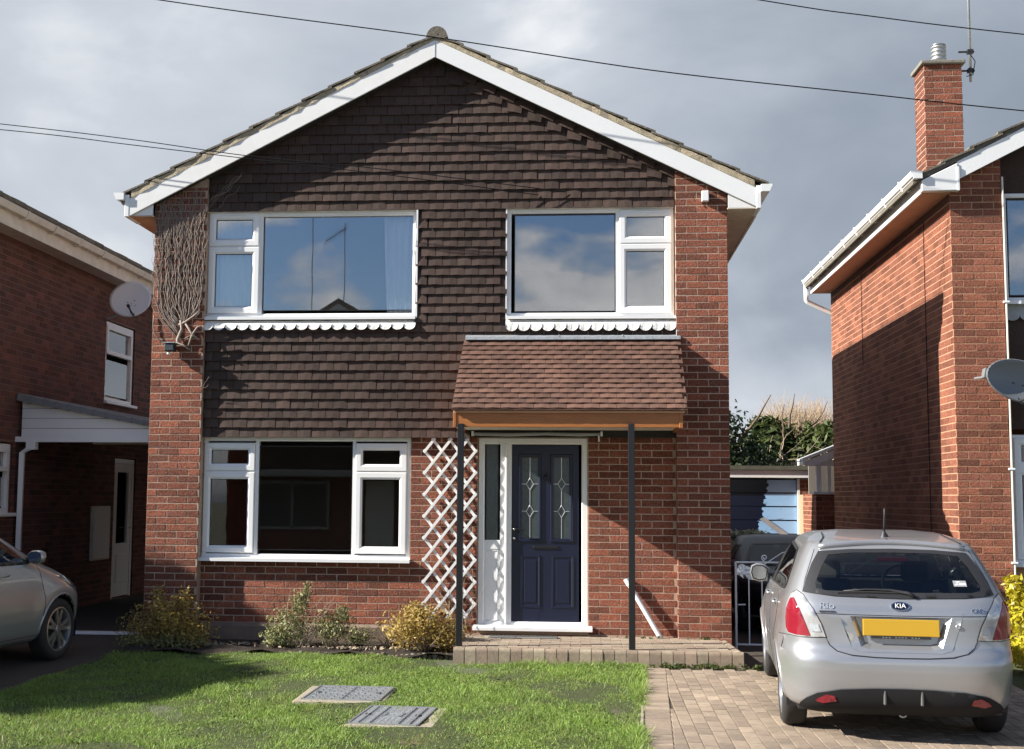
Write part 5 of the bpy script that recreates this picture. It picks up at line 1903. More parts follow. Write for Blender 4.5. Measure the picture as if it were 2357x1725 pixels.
# leafless trees with pale upright twigs at the very back
def bare_tree(label, loc, nst, hgt, wide):
    t = thing('bare_tree', label, 'tree', loc, 0, 'leafless trees at the back')
    tb = MB()
    tb.tube([(0, 0, -.2), (0, .02, 1.0), (.03, 0, 2.0)], [.13, .11, .08], 8)
    tw = MB()
    for i in range(nst):
        a = random.uniform(0, 6.283)
        r = wide * math.sqrt(random.random())
        b0 = Vector((math.cos(a) * r * .75, math.sin(a) * r * .5, random.uniform(1.9, 3.2)))
        if i % 12 == 0:
            tb.tube([(0, 0, 1.4), b0 * .5 + Vector((0, 0, .6)), b0], [.03, .016, .007], 5)
        zt = (hgt - b0.z) * (1 - .45 * (r / wide) ** 2) * random.uniform(.65, 1.05)
        pts = wander(b0, (math.cos(a) * .22, math.sin(a) * .22, 1), 6, zt / 6, .09)
        tw.tube(pts, [.012, .010, .008, .007, .005, .004, .003], 3, False)
        k = random.randint(2, 4)
        q = wander(pts[k], (random.uniform(-.6, .6), random.uniform(-.6, .6), 1), 4, zt / 9, .1)
        tw.tube(q, [.007, .006, .005, .004, .002], 3, False)
    tb.obj('trunk', M_bark, t)
    tw.obj('twigs', M_twig, t)
bare_tree('leafless tree with fine pale upright twigs showing above the conifers', (6.95, 19.5, -.2), 700, 4.35, .95)
bare_tree('leafless tree with fine pale upright twigs close to the neighbouring side wall', (8.1, 20.2, -.2), 700, 4.3, 1.0)
# brambles over the garage end
t = thing('bramble_thicket', 'tangle of bare pale bramble canes between the garage roof and the conifers', 'bramble', (6.1, 13.6, -.2))
tw = MB()
for i in range(190):
    p0 = (random.uniform(-.75, 1.2), random.uniform(-.5, .5), random.uniform(1.2, 2.3))
    d = (random.uniform(-1, 1), random.uniform(-.4, .4), random.uniform(.0, 1.0))
    tw.tube(wander(p0, d, 9, random.uniform(.06, .14), .2, (0, 0, -.11)), [.011 - .0009 * k for k in range(10)], 3, False)
tw.obj('canes', M_bramble, t)
leaves('foliage', t, M_conif, [(.2, .2, 1.7, 1.1, .5, .7)], 1100, .07, shell=.2)
# hedge row that closes the view at the back
hd_blobs = []
hg = thing('garden_hedge', 'low dark hedge along the far end of the gardens', 'hedge', (5.5, 23, -.2))
leaves('foliage', hg, M_green, [(x_, 0, 1.0, 1.3, .7, 1.1) for x_ in np.arange(-12, 14, 1.5)], 9000, .16, shell=.5)

# tree added outside the frame, shaped to shade the lawn, pier and beige car
random.seed(11)
tree('added_shade_tree', 'unseen evergreen put in beside the frame so its crown shades the lawn', (-11.9, -4.0, gz(-3)), 3.6, .2,
     [(0, 1.75, 4.52, 1.6, 1.05, 1.42), (0, .8, 4.15, 1.6, 1.2, 1.4), (.1, -.3, 4.30, 1.8, 1.5, 1.6), (0, -1.5, 4.2, 1.6, 1.25, 1.5), (0, .2, 2.7, 2.3, 2.6, 1.9), (0, -1.0, 2.6, 2.0, 2.0, 1.8)], 44000, .19, M_green, shell=.15, ruff=.35)

# ================================================================== houses across the road (seen in the window reflections)
def far_house(label, x, y, group):
    t = thing('facing_house', label, 'house', (x, y, gz(-20)), 0, group)
    w = MB().box(-3.1, 3.1, -6, 0, -.2, 4.7)
    w.prism_y([(-3.1, 4.7), (3.1, 4.7), (0, 6.35)], -6, 0)
    w.obj('wall', M_brick, t)
    fix_normals(MB().prism_y([(-2.5, 2.2), (2.5, 2.2), (2.5, 4.9), (0, 6.3), (-2.5, 4.9)], .001, .05).obj('tile_cladding', M_tile, t))
    fix_normals(MB().prism_y([(-3.5, 4.55), (0, 6.42), (3.5, 4.55), (3.5, 4.68), (0, 6.56), (-3.5, 4.68)], -6.2, .25).obj('roof', M_roof, t))
    for s in (-1, 1):
        fix_normals(MB().prism_y([(s * 3.45, 4.40), (0, 6.22), (0, 6.42), (s * 3.45, 4.60)], .251, .275).obj('barge_board', M_lead, t))
    for (a, b, c, d) in ((-2.3, -.2, 3.1, 4.3), (.8, 2.4, 3.1, 4.3), (-2.3, -.2, .8, 2.0)):
        f = MB()
        bars(f, a, b, c, d, .07, .051, .12)
        f.box((a + b) / 2 - .03, (a + b) / 2 + .03, .051, .12, c, d)
        fo = f.obj('window', M_lead, t)
        MB().box(a + .07, b - .07, .06, .07, c + .07, d - .07).obj('pane', M_frost, fo)
    fix_normals(bevel(MB().box(-2.7, 2.7, .02, 1.0, 2.1, 2.25).obj('porch', M_lead, t), .01, 1))
    MB().box(.8, 1.6, .0, .06, 0, 2.0).obj('door', M_white, t)
    t.scale = (1, 1, 1.11)
    return t
far_house('brick and tile house facing across the road, its gable mirrored in the upper window', -5.1, -21.0, None)
def aerial(label, x, y, z0, z1):
    a = thing('aerial_mast', label, 'aerial', (x, y, z0), 0, 'aerials across the road')
    MB().tube([(0, 0, 0), (0, 0, z1 - z0)], .014, 6).obj('mast', M_plastic, a)
    top = z1 - z0
    MB().tube([(-.55, .1, top - .55), (.05, 0, top - .12)], .010, 5).obj('boom', M_plastic, a)
    rm = MB()
    for k in range(9):
        f = k / 8
        c = Vector((-.55 + .6 * f, .1 - .1 * f, top - .55 + .43 * f))
        rm.tube([c + Vector((0, -.16, .16)), c + Vector((0, .16, -.16))], .006, 4)
    kind(rm.obj('rods', M_plastic, a), 'stuff')
aerial('taller aerial mast mirrored in the wide upper window', -6.2, -22.3, 6.6, 10.6)
aerial('shorter aerial mast mirrored in the wide upper window', -5.25, -22.3, 6.9, 9.3)

# ================================================================== cars
class Body:
    """car skin as stacked plan outlines: half width w(z), rear r(z), front f(z); y forward, z up"""
    def __init__(s, tab, a=4.0, b=13.0, af=3.2, bf=9.0, bulge=None):
        s.z, s.w, s.r, s.f = [np.array(c, float) for c in zip(*tab)]
        s.a, s.b, s.af, s.bf = a, b, af, bf
        s.cache = {}
        s.bulge = bulge
    def row(s, z):
        sm = lambda q: float(np.interp(z, s.z, q))
        return sm(s.w), sm(s.r), sm(s.f)
    def outline(s, z):
        key = round(z, 4)
        if key in s.cache:
            return s.cache[key]
        w, r, f = s.row(z)
        yc = (r * .45 + f * .55) * .5 + (r + f) * .25
        t = np.linspace(0, math.pi / 2, 70)
        c, sn = np.cos(t), np.sin(t)
        # rear half: from rear centre (x=0,y=r) round the left side (x<0)
        xr = -w * sn ** (2 / s.a)
        yr = yc - (yc - r) * c ** (2 / s.b)
        xf = -w * c ** (2 / s.af)
        yf = yc + (f - yc) * sn ** (2 / s.bf)
        X = np.concatenate([xr, xf[1:]])
        Y = np.concatenate([yr, yf[1:]])
        if s.bulge:
            for (by, bz, brad, amt) in s.bulge:
                d = np.hypot(Y - by, z - bz)
                X = X - amt * np.exp(-((d - brad) / .09) ** 2) * (np.abs(X) > .72 * w)
        S = np.concatenate([[0], np.cumsum(np.hypot(np.diff(X), np.diff(Y)))])
        s.cache[key] = (X, Y, S)
        return s.cache[key]
    def pt(s, mode, u, z, off=0.0):
        """rear: u arc from the rear centre, + to the left; front: from the front centre, + to the left; left/right: u = y"""
        X, Y, S = s.outline(z)
        if mode in ('rear', 'front'):
            d = abs(u)
            d = d if mode == 'rear' else S[-1] - d
            x, y = np.interp(d, S, X), np.interp(d, S, Y)
            if u < 0:
                x = -x
        else:
            y = u
            x = np.interp(u, Y, X)
            if mode == 'right':
                x = -x
        p = Vector((x, y, z))
        if off:
            p = p + s.normal(mode, u, z) * off
        return p
    def normal(s, mode, u, z):
        e = .012
        a = s.pt(mode, u + e, z) - s.pt(mode, u - e, z)
        b = s.pt(mode, u, z + e) - s.pt(mode, u, z - e)
        n = a.cross(b)
        if n.length < 1e-9:
            return Vector((0, 0, 1))
        n.normalize()
        p = s.pt(mode, u, z)
        out = Vector((p.x, p.y * .5, .2))
        return n if n.dot(out) > 0 else -n
    def skin(s, m, parent, holes, arches, nz=64, na=150, z0=None, z1=None, name='body'):
        zs = np.linspace(s.z[0], s.z[-1], nz)
        vs, fs = [], []
        for z in zs:
            X, Y, S = s.outline(z)
            q = np.linspace(0, S[-1], na)
            x, y = np.interp(q, S, X), np.interp(q, S, Y)
            vs += [(a, b, z) for a, b in zip(x, y)]
            vs += [(-a, b, z) for a, b in zip(x[-2:0:-1], y[-2:0:-1])]
        N = 2 * na - 2
        for i in range(nz - 1):
            for k in range(N):
                fs.append((i * N + k, i * N + (k + 1) % N, (i + 1) * N + (k + 1) % N, (i + 1) * N + k))
        V = np.array(vs)
        keep = []
        dead = np.zeros(len(V), bool)
        # vertices inside wheel arches
        for (ay, az, ar) in arches:
            d = np.hypot(V[:, 1] - ay, V[:, 2] - az)
            side = np.abs(V[:, 0]) > .45
            near = side & (np.abs(d - ar) < .022)
            k = ar / np.maximum(d, 1e-6)
            V[near, 1] = ay + (V[near, 1] - ay) * k[near]
            V[near, 2] = az + (V[near, 2] - az) * k[near]
            dead |= side & (d < ar - .022)
        hole_test = []
        for (mode, poly) in holes:
            hole_test.append((mode, np.array(poly)))
        def inside(poly, u, z):
            c = False
            j = len(poly) - 1
            for i in range(len(poly)):
                if (poly[i][1] > z) != (poly[j][1] > z) and u < (poly[j][0] - poly[i][0]) * (z - poly[i][1]) / (poly[j][1] - poly[i][1]) + poly[i][0]:
                    c = not c
                j = i
            return c
        for f in fs:
            if all(dead[i] for i in f) or sum(dead[i] for i in f) >= 2:
                continue
            c = V[list(f)].mean(0)
            cut = False
            for mode, poly in hole_test:
                if not (poly[:, 1].min() - .03 < c[2] < poly[:, 1].max() + .03):
                    continue
                if mode in ('left', 'right'):
                    if (c[0] < 0) != (mode == 'left') or abs(c[0]) < .3:
                        continue
                    if inside(poly, c[1], c[2]):
                        cut = True
                else:
                    if (mode == 'rear') != (c[1] < 0):
                        continue
                    X, Y, S = s.outline(c[2])
                    kk = int(np.argmin((X + abs(c[0])) ** 2 + (Y - c[1]) ** 2))
                    u = S[kk] if mode == 'rear' else S[-1] - S[kk]
                    u = u if c[0] < 0 else -u
                    if inside(poly, u, c[2]):
                        cut = True
            if not cut:
                keep.append(f)
        top = tuple((nz - 1) * N + k for k in range(N))
        mb = MB().add([tuple(p) for p in V], keep + [top])
        o = mb.obj(name, m, parent, True)
        fix_normals(o)
        smooth_angle(o, 50)
        return o
    def panel(s, name, mode, poly, m, parent, off=.004, step=.035, hole=None, thick=.0, smooth=True, dens=True):
        """patch of the skin cut to an outline, lying just proud of it"""
        def densify(pl):
            out = []
            for i in range(len(pl)):
                a, b = Vector(pl[i]), Vector(pl[(i + 1) % len(pl)])
                k = max(1, int((b - a).length / step))
                out += [a.lerp(b, t / k) for t in range(k)]
            return out
        bd = densify([Vector((p[0], p[1])) for p in poly])
        pts = list(bd)
        edges = [(i, (i + 1) % len(bd)) for i in range(len(bd))]
        if hole:
            hb = densify([Vector((p[0], p[1])) for p in hole])
            o0 = len(pts)
            pts += hb
            edges += [(o0 + i, o0 + (i + 1) % len(hb)) for i in range(len(hb))]
        def ins(pl, q):
            c = False
            j = len(pl) - 1
            for i in range(len(pl)):
                if (pl[i][1] > q[1]) != (pl[j][1] > q[1]) and q[0] < (pl[j][0] - pl[i][0]) * (q[1] - pl[i][1]) / (pl[j][1] - pl[i][1]) + pl[i][0]:
                    c = not c
                j = i
            return c
        us = [p[0] for p in poly]
        zs = [p[1] for p in poly]
        if not hole or dens:
            for u in np.arange(min(us) + step * .5, max(us), step):
                for z in np.arange(min(zs) + step * .5, max(zs), step):
                    q = (u, z)
                    if ins(bd, q) and not (hole and ins(hb, q)):
                        if min((Vector(q) - p).length for p in pts[:len(edges)]) > step * .45:
                            pts.append(Vector(q))
        v2, e2, f2, *_ = delaunay_2d_cdt(pts, edges, [], 0, 1e-5)
        faces = []
        for f in f2:
            c = sum((v2[i] for i in f), Vector((0, 0))) / len(f)
            if ins(bd, c) and not (hole and ins(hb, c)):
                faces.append(tuple(f))
        vs = [s.pt(mode, p.x, p.y, off) for p in v2]
        mb = MB().add(vs, faces)
        o = mb.obj(name, m, parent, smooth)
        fix_normals(o)
        # normals outwards
        ctr = sum((Vector(v) for v in vs), Vector()) / len(vs)
        pn = o.data.polygons[len(o.data.polygons) // 2]
        out = Vector((pn.center.x, pn.center.y * .6, .25))
        if pn.normal.dot(out) < 0:
            o.data.flip_normals()
        if thick:
            sd = o.modifiers.new('solid', 'SOLIDIFY')
            sd.thickness = thick
            sd.offset = 0.0
        return o
    def line(s, name, mode, pts, m, parent, r=.004, off=.0, n=5, step=.05):
        out = []
        for i in range(len(pts) - 1):
            a, b = Vector(pts[i]), Vector(pts[i + 1])
            k = max(1, int((b - a).length / step))
            out += [a.lerp(b, t / k) for t in range(k)]
        out.append(Vector(pts[-1]))
        return MB().tube([s.pt(mode, p.x, p.y, off) for p in out], r, n).obj(name, m, parent, True)

def scale_poly(poly, k):
    c = Vector((sum(p[0] for p in poly) / len(poly), sum(p[1] for p in poly) / len(poly)))
    return [tuple(c + (Vector(p) - c) * k) for p in poly]

def wheel(parent, x, y, r, side, spokes, width=.18, split=False):
    """tyre (the part) > rim, brake disc; side -1 left, 1 right"""
    t = MB()
    h = width / 2
    rr = r * .70
    t.lathe([(rr, -h * .9), (r * .86, -h), (r * .97, -h * .78), (r, -h * .5), (r, h * .5), (r * .97, h * .78), (r * .86, h), (rr, h * .9), (rr, -h * .9)], 36, 'x')
    o = fix_normals(t.obj('wheel', M_rubber, parent, True))
    o.location = (x, y, r)
    rim = MB()
    s = side
    xo = s * h * .78
    rim.lathe([(rr + .004, s * h * .92), (rr - .012, s * h * .94), (rr - .022, s * h * .6), (rr - .03, -s * h * .6), (rr + .002, -s * h * .8)], 36, 'x')
    for k in range(spokes):
        a0 = 2 * math.pi * k / spokes + .2
        for da in ((-.10, .10) if split else (0,)):
            a1 = a0 + da
            a2 = a0 + da * 2.2
            wd_ = .020 if split else .030
            p0 = (math.cos(a1) * .035, math.sin(a1) * .035)
            p1 = (math.cos(a2) * (rr - .012), math.sin(a2) * (rr - .012))
            nx_, nz_ = -math.sin(a0), math.cos(a0)
            w0, w1 = wd_ * 1.1, wd_ * .8
            q = [(p0[0] + nx_ * w0, p0[1] + nz_ * w0), (p0[0] - nx_ * w0, p0[1] - nz_ * w0), (p1[0] - nx_ * w1, p1[1] - nz_ * w1), (p1[0] + nx_ * w1, p1[1] + nz_ * w1)]
            a, b = sorted((xo - s * .022, xo))
            rim.prism_x([(c[0], c[1]) for c in q], a, b)
    rim.lathe([(0, xo + s * .006), (.034, xo + s * .004), (.040, xo - s * .004), (.040, xo - s * .03)], 16, 'x')
    ro = fix_normals(rim.obj('rim', M_alloy, o))
    smooth_angle(ro, 35)
    dk = MB().lathe([(0, xo - s * .05), (rr - .05, xo - s * .05), (rr - .05, xo - s * .065), (0, xo - s * .065)], 24, 'x')
    fix_normals(dk.obj('brake_disc', M_dark, o))
    return o

def arch_lip(body, parent, mode, ay, az, ar, m, zlow):
    pts = []
    for t in np.linspace(-.12, math.pi + .12, 28):
        y, z = ay + (ar - .002) * math.cos(t), az + (ar - .002) * math.sin(t)
        if z > zlow:
            pts.append(body.pt(mode, y, z, .001))
    return MB().tube(pts, .011, 6).obj('wheel_arch', m, parent, True)

def arch_liner(parent, x, y, z, r, side):
    a, b = sorted((side * (abs(x) + .03), side * (abs(x) - .30)))
    vs, fs = [], []
    ts = np.linspace(-.3, math.pi + .3, 20)
    for xx in (a, b):
        vs += [(xx, y + r * math.cos(t_), z + r * math.sin(t_)) for t_ in ts]
    n_ = len(ts)
    for i in range(n_ - 1):
        fs.append((i, i + 1, n_ + i + 1, n_ + i))
    inner = 0 if side > 0 else n_
    fs.append(tuple(range(inner, inner + n_)))
    return MB().add(vs, fs).obj('arch_liner', M_plastic, parent)

def text_mesh(txt, size, depth, name, m, parent, loc, rot, sx=1.0, shear=0.0):
    cu = bpy.data.curves.new('lettering', 'FONT')
    cu.body = txt
    cu.size = size
    cu.extrude = depth
    cu.align_x = 'CENTER'
    cu.align_y = 'CENTER'
    cu.shear = shear
    tmp = bpy.data.objects.new('lettering', cu)
    col.objects.link(tmp)
    dg = bpy.context.evaluated_depsgraph_get()
    me = bpy.data.meshes.new_from_object(tmp.evaluated_get(dg))
    bpy.data.objects.remove(tmp)
    bpy.data.curves.remove(cu)
    me.materials.clear()
    me.materials.append(m)
    o = link(name, me, parent, loc)
    o.rotation_euler = rot
    o.scale = (sx, 1, 1)
    return o

# ------------------------------------------------------------------ silver hatchback, seen from behind
CY = -3.93 + 1.17
kia = thing('silver_hatchback', 'silver five door hatchback with blank yellow rear plate parked on the paved drive', 'car', (4.005, -2.765, 0), R(-5.0))
kia.location.z = gz(-2.7) + .012
kia.rotation_euler = (R(.9), 0, R(-5.0))
kia.scale = (.965, 1, 1)
KT = [(.20, .70, -1.76, 1.66), (.235, .755, -1.825, 1.74), (.27, .775, -1.853, 1.79), (.33, .788, -1.872, 1.82), (.42, .800, -1.885, 1.84),
      (.50, .808, -1.892, 1.845), (.56, .812, -1.890, 1.84), (.60, .812, -1.875, 1.82), (.63, .810, -1.850, 1.80), (.66, .808, -1.838, 1.76), (.72, .805, -1.832, 1.70),
      (.78, .800, -1.828, 1.56), (.84, .794, -1.826, 1.34), (.865, .791, -1.825, 1.20), (.90, .786, -1.816, 1.00), (.94, .778, -1.800, .90), (.98, .765, -1.772, .80), (1.03, .745, -1.728, .68), (1.10, .714, -1.660, .51),
      (1.18, .676, -1.580, .32), (1.25, .640, -1.508, .15), (1.30, .612, -1.452, .02), (1.335, .588, -1.395, -.08), (1.36, .555, -1.25, -.16), (1.38, .50, -1.02, -.24), (1.393, .42, -.80, -.32), (1.40, .30, -.62, -.42)]
WR, FWY, RWY = .285, 1.19, -1.17
AR = .325
KB = Body(KT, 4.7, 14, 3.0, 8, bulge=[(RWY, WR, AR + .03, .016), (FWY, WR, AR + .03, .016)])
rw_poly = [(-.665, 1.005), (-.45, .985), (0, .975), (.45, .985), (.665, 1.005), (.635, 1.09), (.585, 1.19), (.525, 1.275), (.30, 1.292), (0, 1.298), (-.30, 1.292), (-.525, 1.275), (-.585, 1.19), (-.635, 1.09)]
rw_in = [(-.565, 1.03), (-.50, 1.018), (0, 1.012), (.50, 1.018), (.565, 1.03), (.57, 1.06), (.51, 1.18), (.455, 1.252), (.28, 1.268), (0, 1.272), (-.28, 1.268), (-.455, 1.252), (-.51, 1.18), (-.57, 1.06)]
ws_poly = [(-.66, .935), (0, .925), (.66, .935), (.47, 1.28), (0, 1.30), (-.47, 1.28)]
sd_rear = [(-1.32, 1.03), (-1.16, 1.17), (-.95, 1.270), (-.17, 1.300), (-.17, .965), (-1.1, .985), (-1.28, 1.0)]
sd_front = [(-.09, .962), (-.09, 1.300), (.0, 1.290), (.30, 1.135), (.62, .955), (.55, .945)]
recess = [(-.345, .858), (.345, .858), (.275, .655), (.22, .640), (-.22, .640), (-.275, .655)]
holes = [('rear', scale_poly(rw_in, 1.03)), ('front', scale_poly(ws_poly, .93)), ('rear', scale_poly(recess, 1.10))]
for md_ in ('left', 'right'):
    holes += [(md_, scale_poly(sd_rear, .93)), (md_, scale_poly(sd_front, .93))]
kbody = KB.skin(M_silver, kia, holes, [(RWY, WR, AR), (FWY, WR, AR)], nz=72, na=170)
# underside
MB().box(-.70, .70, -1.66, 1.66, .195, .21).obj('floor_pan', M_plastic, kia)
MB().box(-.62, .62, -1.55, -1.2, .17, .30).obj('rear_axle', M_plastic, kia)
ex_ = MB().tube([(.12, -1.30, .20), (.10, -1.70, .20)], .022, 10).obj('exhaust', M_steel, kia, True)
for sd in (-1, 1):
    md_ = 'left' if sd < 0 else 'right'
    for wy in (RWY, FWY):
        wheel(kia, sd * .705, wy, WR, sd, 8, .185)
        arch_lip(KB, kbody, md_, wy, WR, AR, M_silver, .215)
        arch_liner(kia, sd * .74, wy, WR, AR + .005, sd)
    # side glass with black surrounds
    for nm, pl in (('rear_door_window', sd_rear), ('front_door_window', sd_front)):
        KB.panel(nm, md_, scale_poly(pl, .97), M_carg, kia, .004)
        KB.panel('window_surround', md_, scale_poly(pl, 1.03), M_plastic, kia, .006, hole=scale_poly(pl, .90))
    KB.panel('door_pillar', md_, [(-.20, .96), (-.20, 1.305), (-.06, 1.305), (-.06, .96)], M_plastic, kia, .008)
    # door shut lines, handles, rubbing strip, sill
    KB.line('shut_line', md_, [(-.13, .95), (-.13, .36), (-.10, .30)], M_plastic, kia, .0035)
    KB.line('shut_line', md_, [(.70, .92), (.76, .60), (.72, .32)], M_plastic, kia, .0035)
    KB.line('shut_line', md_, [(-.95, .97), (-.90, .72), (-.78, .56), (-.72, .34)], M_plastic, kia, .0035)
    KB.line('shut_line', md_, [(-1.52, .60), (-1.55, .68)], M_plastic, kia, .0035)
    for hy in (-.72, .10):
        q0, q1 = KB.pt(md_, hy, .845, .022), KB.pt(md_, hy + .17, .85, .022)
        MB().tube([KB.pt(md_, hy - .01, .845, .0), q0, q1, KB.pt(md_, hy + .18, .85, .0)], .012, 6).obj('door_handle', M_silver, kia, True)
    # mirror
    mx, my, mz = sd * .80, .52, .975
    mm = MB()
    vs, fs = [], []
    pr = [(-.03, .0), (-.035, .03), (0.0, .055), (.05, .06), (.085, .045), (.095, .0), (.08, -.045), (.03, -.06), (-.02, -.05)]
    prof = [(-.045, .92), (-.03, 1.08), (.03, 1.02), (.07, .75), (.09, .3)]
    for (yy, k) in prof:
        vs += [(sd * (.085 + (a_ * 1.25 - .03) * k + .03 * (1 - k)), yy, b_ * 1.25 * k) for a_, b_ in pr]
    n_ = len(pr)
    for i in range(len(prof) - 1):
        fs += [(i * n_ + k, i * n_ + (k + 1) % n_, (i + 1) * n_ + (k + 1) % n_, (i + 1) * n_ + k) for k in range(n_)]
    fs.append(tuple((len(prof) - 1) * n_ + k for k in range(n_)))
    mo = fix_normals(mm.add(vs, fs).obj('door_mirror', M_silver, kia, True))
    mo.location = (mx - sd * .03, my, mz + .01)
    g_ = fix_normals(MB().add([(sd * (.085 + (a_ * 1.18 - .03) * .86 + .004), -.040, b_ * 1.15 * .86) for a_, b_ in pr], [tuple(range(n_))]).obj('mirror_glass', M_badge, mo))
    MB().tube([(sd * -.03, .01, -.03), (sd * .05, .01, -.03)], .025, 8).obj('mirror_arm', M_plastic, mo)
    # rear lamps
    S = 1 if sd < 0 else -1
    lamp = [(.515, .712), (.545, .80), (.600, .90), (.665, .985), (.72, 1.01), (.79, .985), (.865, .90), (.885, .82), (.865, .74), (.82, .712), (.68, .705)]
    red = [(.62, .715), (.655, .80), (.70, .90), (.745, .962), (.79, .955), (.853, .885), (.870, .82), (.852, .748), (.815, .722), (.72, .715)]
    lm = KB.panel('rear_lamp', 'rear', [(S * a_, b_) for a_, b_ in lamp], M_clear, kia, .006, .03)
    KB.panel('lamp_seal', 'rear', [(S * a_, b_) for a_, b_ in scale_poly(lamp, 1.035)], M_plastic, lm, .003, .03, hole=[(S * a_, b_) for a_, b_ in scale_poly(lamp, .98)])
    KB.panel('red_lens', 'rear', [(S * a_, b_) for a_, b_ in red], M_red, lm, .010, .025)
    KB.panel('reversing_lens', 'rear', [(S * a_, b_) for a_, b_ in [(.545, .745), (.565, .80), (.632, .80), (.61, .745)]], M_lead, lm, .010, .03)
# rear glass
KB.panel('rear_window', 'rear', scale_poly(rw_poly, .985), M_carg, kia, .004, .05)
KB.panel('window_border', 'rear', rw_poly, M_plastic, kia, .007, .04, hole=rw_in)
KB.panel('windscreen', 'front', scale_poly(ws_poly, .98), M_carg, kia, .004, .06)
KB.panel('windscreen_border', 'front', ws_poly, M_plastic, kia, .006, .05, hole=scale_poly(ws_poly, .92))
# spoiler lip at the back edge of the roof
sp_ = [KB.pt('rear', u, 1.335 - .035 * (abs(u) / .52) ** 2, .010) for u in np.linspace(-.52, .52, 21)]
MB().tube(sp_, .020, 8).obj('spoiler', M_silver, kbody, True)
# recess for the plate
ring_o = scale_poly(recess, 1.24)
KB.panel('recess_surround', 'rear', ring_o, M_silver, kbody, .0018, .04, hole=recess)
vs, fs = [], []
dn = []
for i in range(len(recess)):
    a_, b_ = Vector(recess[i]), Vector(recess[(i + 1) % len(recess)])
    k_ = max(1, int((b_ - a_).length / .04))
    dn += [a_.lerp(b_, t_ / k_) for t_ in range(k_)]
cc = Vector((0, .755))
for q in dn:
    vs.append(KB.pt('rear', q.x, q.y, .002))
for q in dn:
    q2 = cc + Vector(((q.x - cc.x) * .88, (q.y - cc.y) * .80 + .012))
    p_ = KB.pt('rear', q2.x, q2.y, -.030)
    vs.append(p_)
n_ = len(dn)
fs = [(i, (i + 1) % n_, n_ + (i + 1) % n_, n_ + i) for i in range(n_)] + [tuple(range(n_, 2 * n_))]
rc_ = fix_normals(MB().add(vs, fs).obj('plate_recess', M_silver, kbody))
py = KB.pt('rear', 0, .79).y
npl = bevel(MB().box(-.260, .260, -.012, .006, -.056, .056).obj('number_plate', M_plate, kia), .004, 2)
npl.location = (0, py + .004, .786)
npl.rotation_euler = (R(-3), 0, 0)
MB().box(-.20, .20, -.013, .0, -.073, -.0565).obj('plate_holder', M_plastic, npl)
kb_ = MB()
for i in range(12):
    if i not in (3, 8):
        kb_.box(-.13 + i * .022, -.117 + i * .022, -.0142, -.0132, -.069, -.062)
kind(kb_.obj('holder_lettering', M_badge, npl), 'stuff')
# hatch shut lines
KB.line('hatch_shut_line', 'rear', [(.515, .705), (.49, .66), (.44, .622), (.34, .600), (.18, .590), (0, .588), (-.18, .590), (-.34, .600), (-.44, .622), (-.49, .66), (-.515, .705)], M_plastic, kia, .0045)
KB.line('hatch_crease', 'rear', [(-.585, .872), (-.3, .868), (0, .866), (.3, .868), (.585, .872)], M_plastic, kia, .0035, -.001)
for S in (1, -1):
    KB.line('hatch_shut_line', 'rear', [(S * .67, 1.005), (S * .645, 1.09), (S * .60, 1.19), (S * .555, 1.29)], M_plastic, kia, .0035, -.001)
    KB.line('bumper_seam', 'rear', [(S * .82, .705), (S * 1.0, .695), (S * 1.12, .68)], M_plastic, kia, .003)
M_finm = mat('fin_grey', (.10, .10, .095), .5)
# lower black insert, reflectors, fins, tow eye
ins_ = [(-.72, .255), (-.66, .300), (-.58, .340), (-.42, .372), (-.2, .385), (0, .388), (.2, .385), (.42, .372), (.58, .340), (.66, .300), (.72, .255), (.735, .2005), (.3, .2005), (-.3, .2005), (-.735, .2005)]
KB.panel('bumper_insert', 'rear', ins_, M_valance, kia, .013, .03)
for S in (1, -1):
    rf = [(S * .45, .292), (S * .465, .328), (S * .52, .335), (S * .575, .308), (S * .59, .287), (S * .54, .276)]
    KB.panel('reflector', 'rear', rf, M_red, kia, .018, .03)
    pt_ = KB.pt('rear', S * .125, .33)
    bevel(MB().box(pt_.x - .010, pt_.x + .010, pt_.y - .020, pt_.y + .03, .275, .375).obj('bumper_fin', M_finm, kia), .006, 1)
ty = MB().tube([(.02 + .022 * math.cos(t_), -1.70, .185 + .016 * math.sin(t_)) for t_ in np.linspace(0, 2 * math.pi, 14)], .008, 6).obj('towing_eye', M_steel, kia, True)
# badges and lettering
eb = KB.pt('rear', 0, .928)
nb = KB.normal('rear', 0, .928)
tilt = math.atan2(nb.z, -nb.y)
def oval(name, m, rx, rz_, d, par, loc):
    pts = [(rx * math.cos(t_), rz_ * math.sin(t_)) for t_ in np.linspace(0, 2 * math.pi, 33)[:-1]]
    o_ = fix_normals(bevel(MB().prism_y(pts, -d, .004).obj(name, m, par), .003, 2))
    o_.location = loc
    o_.rotation_euler = (-tilt, 0, 0)
    return o_
em = oval('emblem', M_badge, .066, .032, .010, kia, eb)
em2 = oval('emblem_field', M_badgeb, .058, .026, .0125, em, (0, 0, 0))
em2.rotation_euler = (0, 0, 0)
text_mesh('KIA', .046, .0012, 'emblem_lettering', M_white, em, (0, -.0135, 0), (R(90), 0, 0), 1.05)
b1 = KB.pt('rear', .50, .922, .002)
n1 = KB.normal('rear', .50, .922)
rz1 = math.atan2(n1.x, -n1.y)
text_mesh('Rio', .062, .002, 'model_badge', M_steel, kia, b1, (R(90) - tilt, 0, rz1), 1.25)
b2 = KB.pt('rear', -.53, .905, .002)
text_mesh('CRDi', .036, .002, 'engine_badge', M_badge, kia, b2, (R(90) - tilt, 0, -rz1), 1.2)
b3 = KB.pt('rear', .50, .885, .003)
bq = MB().box(-.055, .055, -.002, .002, -.005, .005).obj('dealer_badge', M_plastic, kia)
bq.location, bq.rotation_euler = b3, (-tilt, 0, rz1)
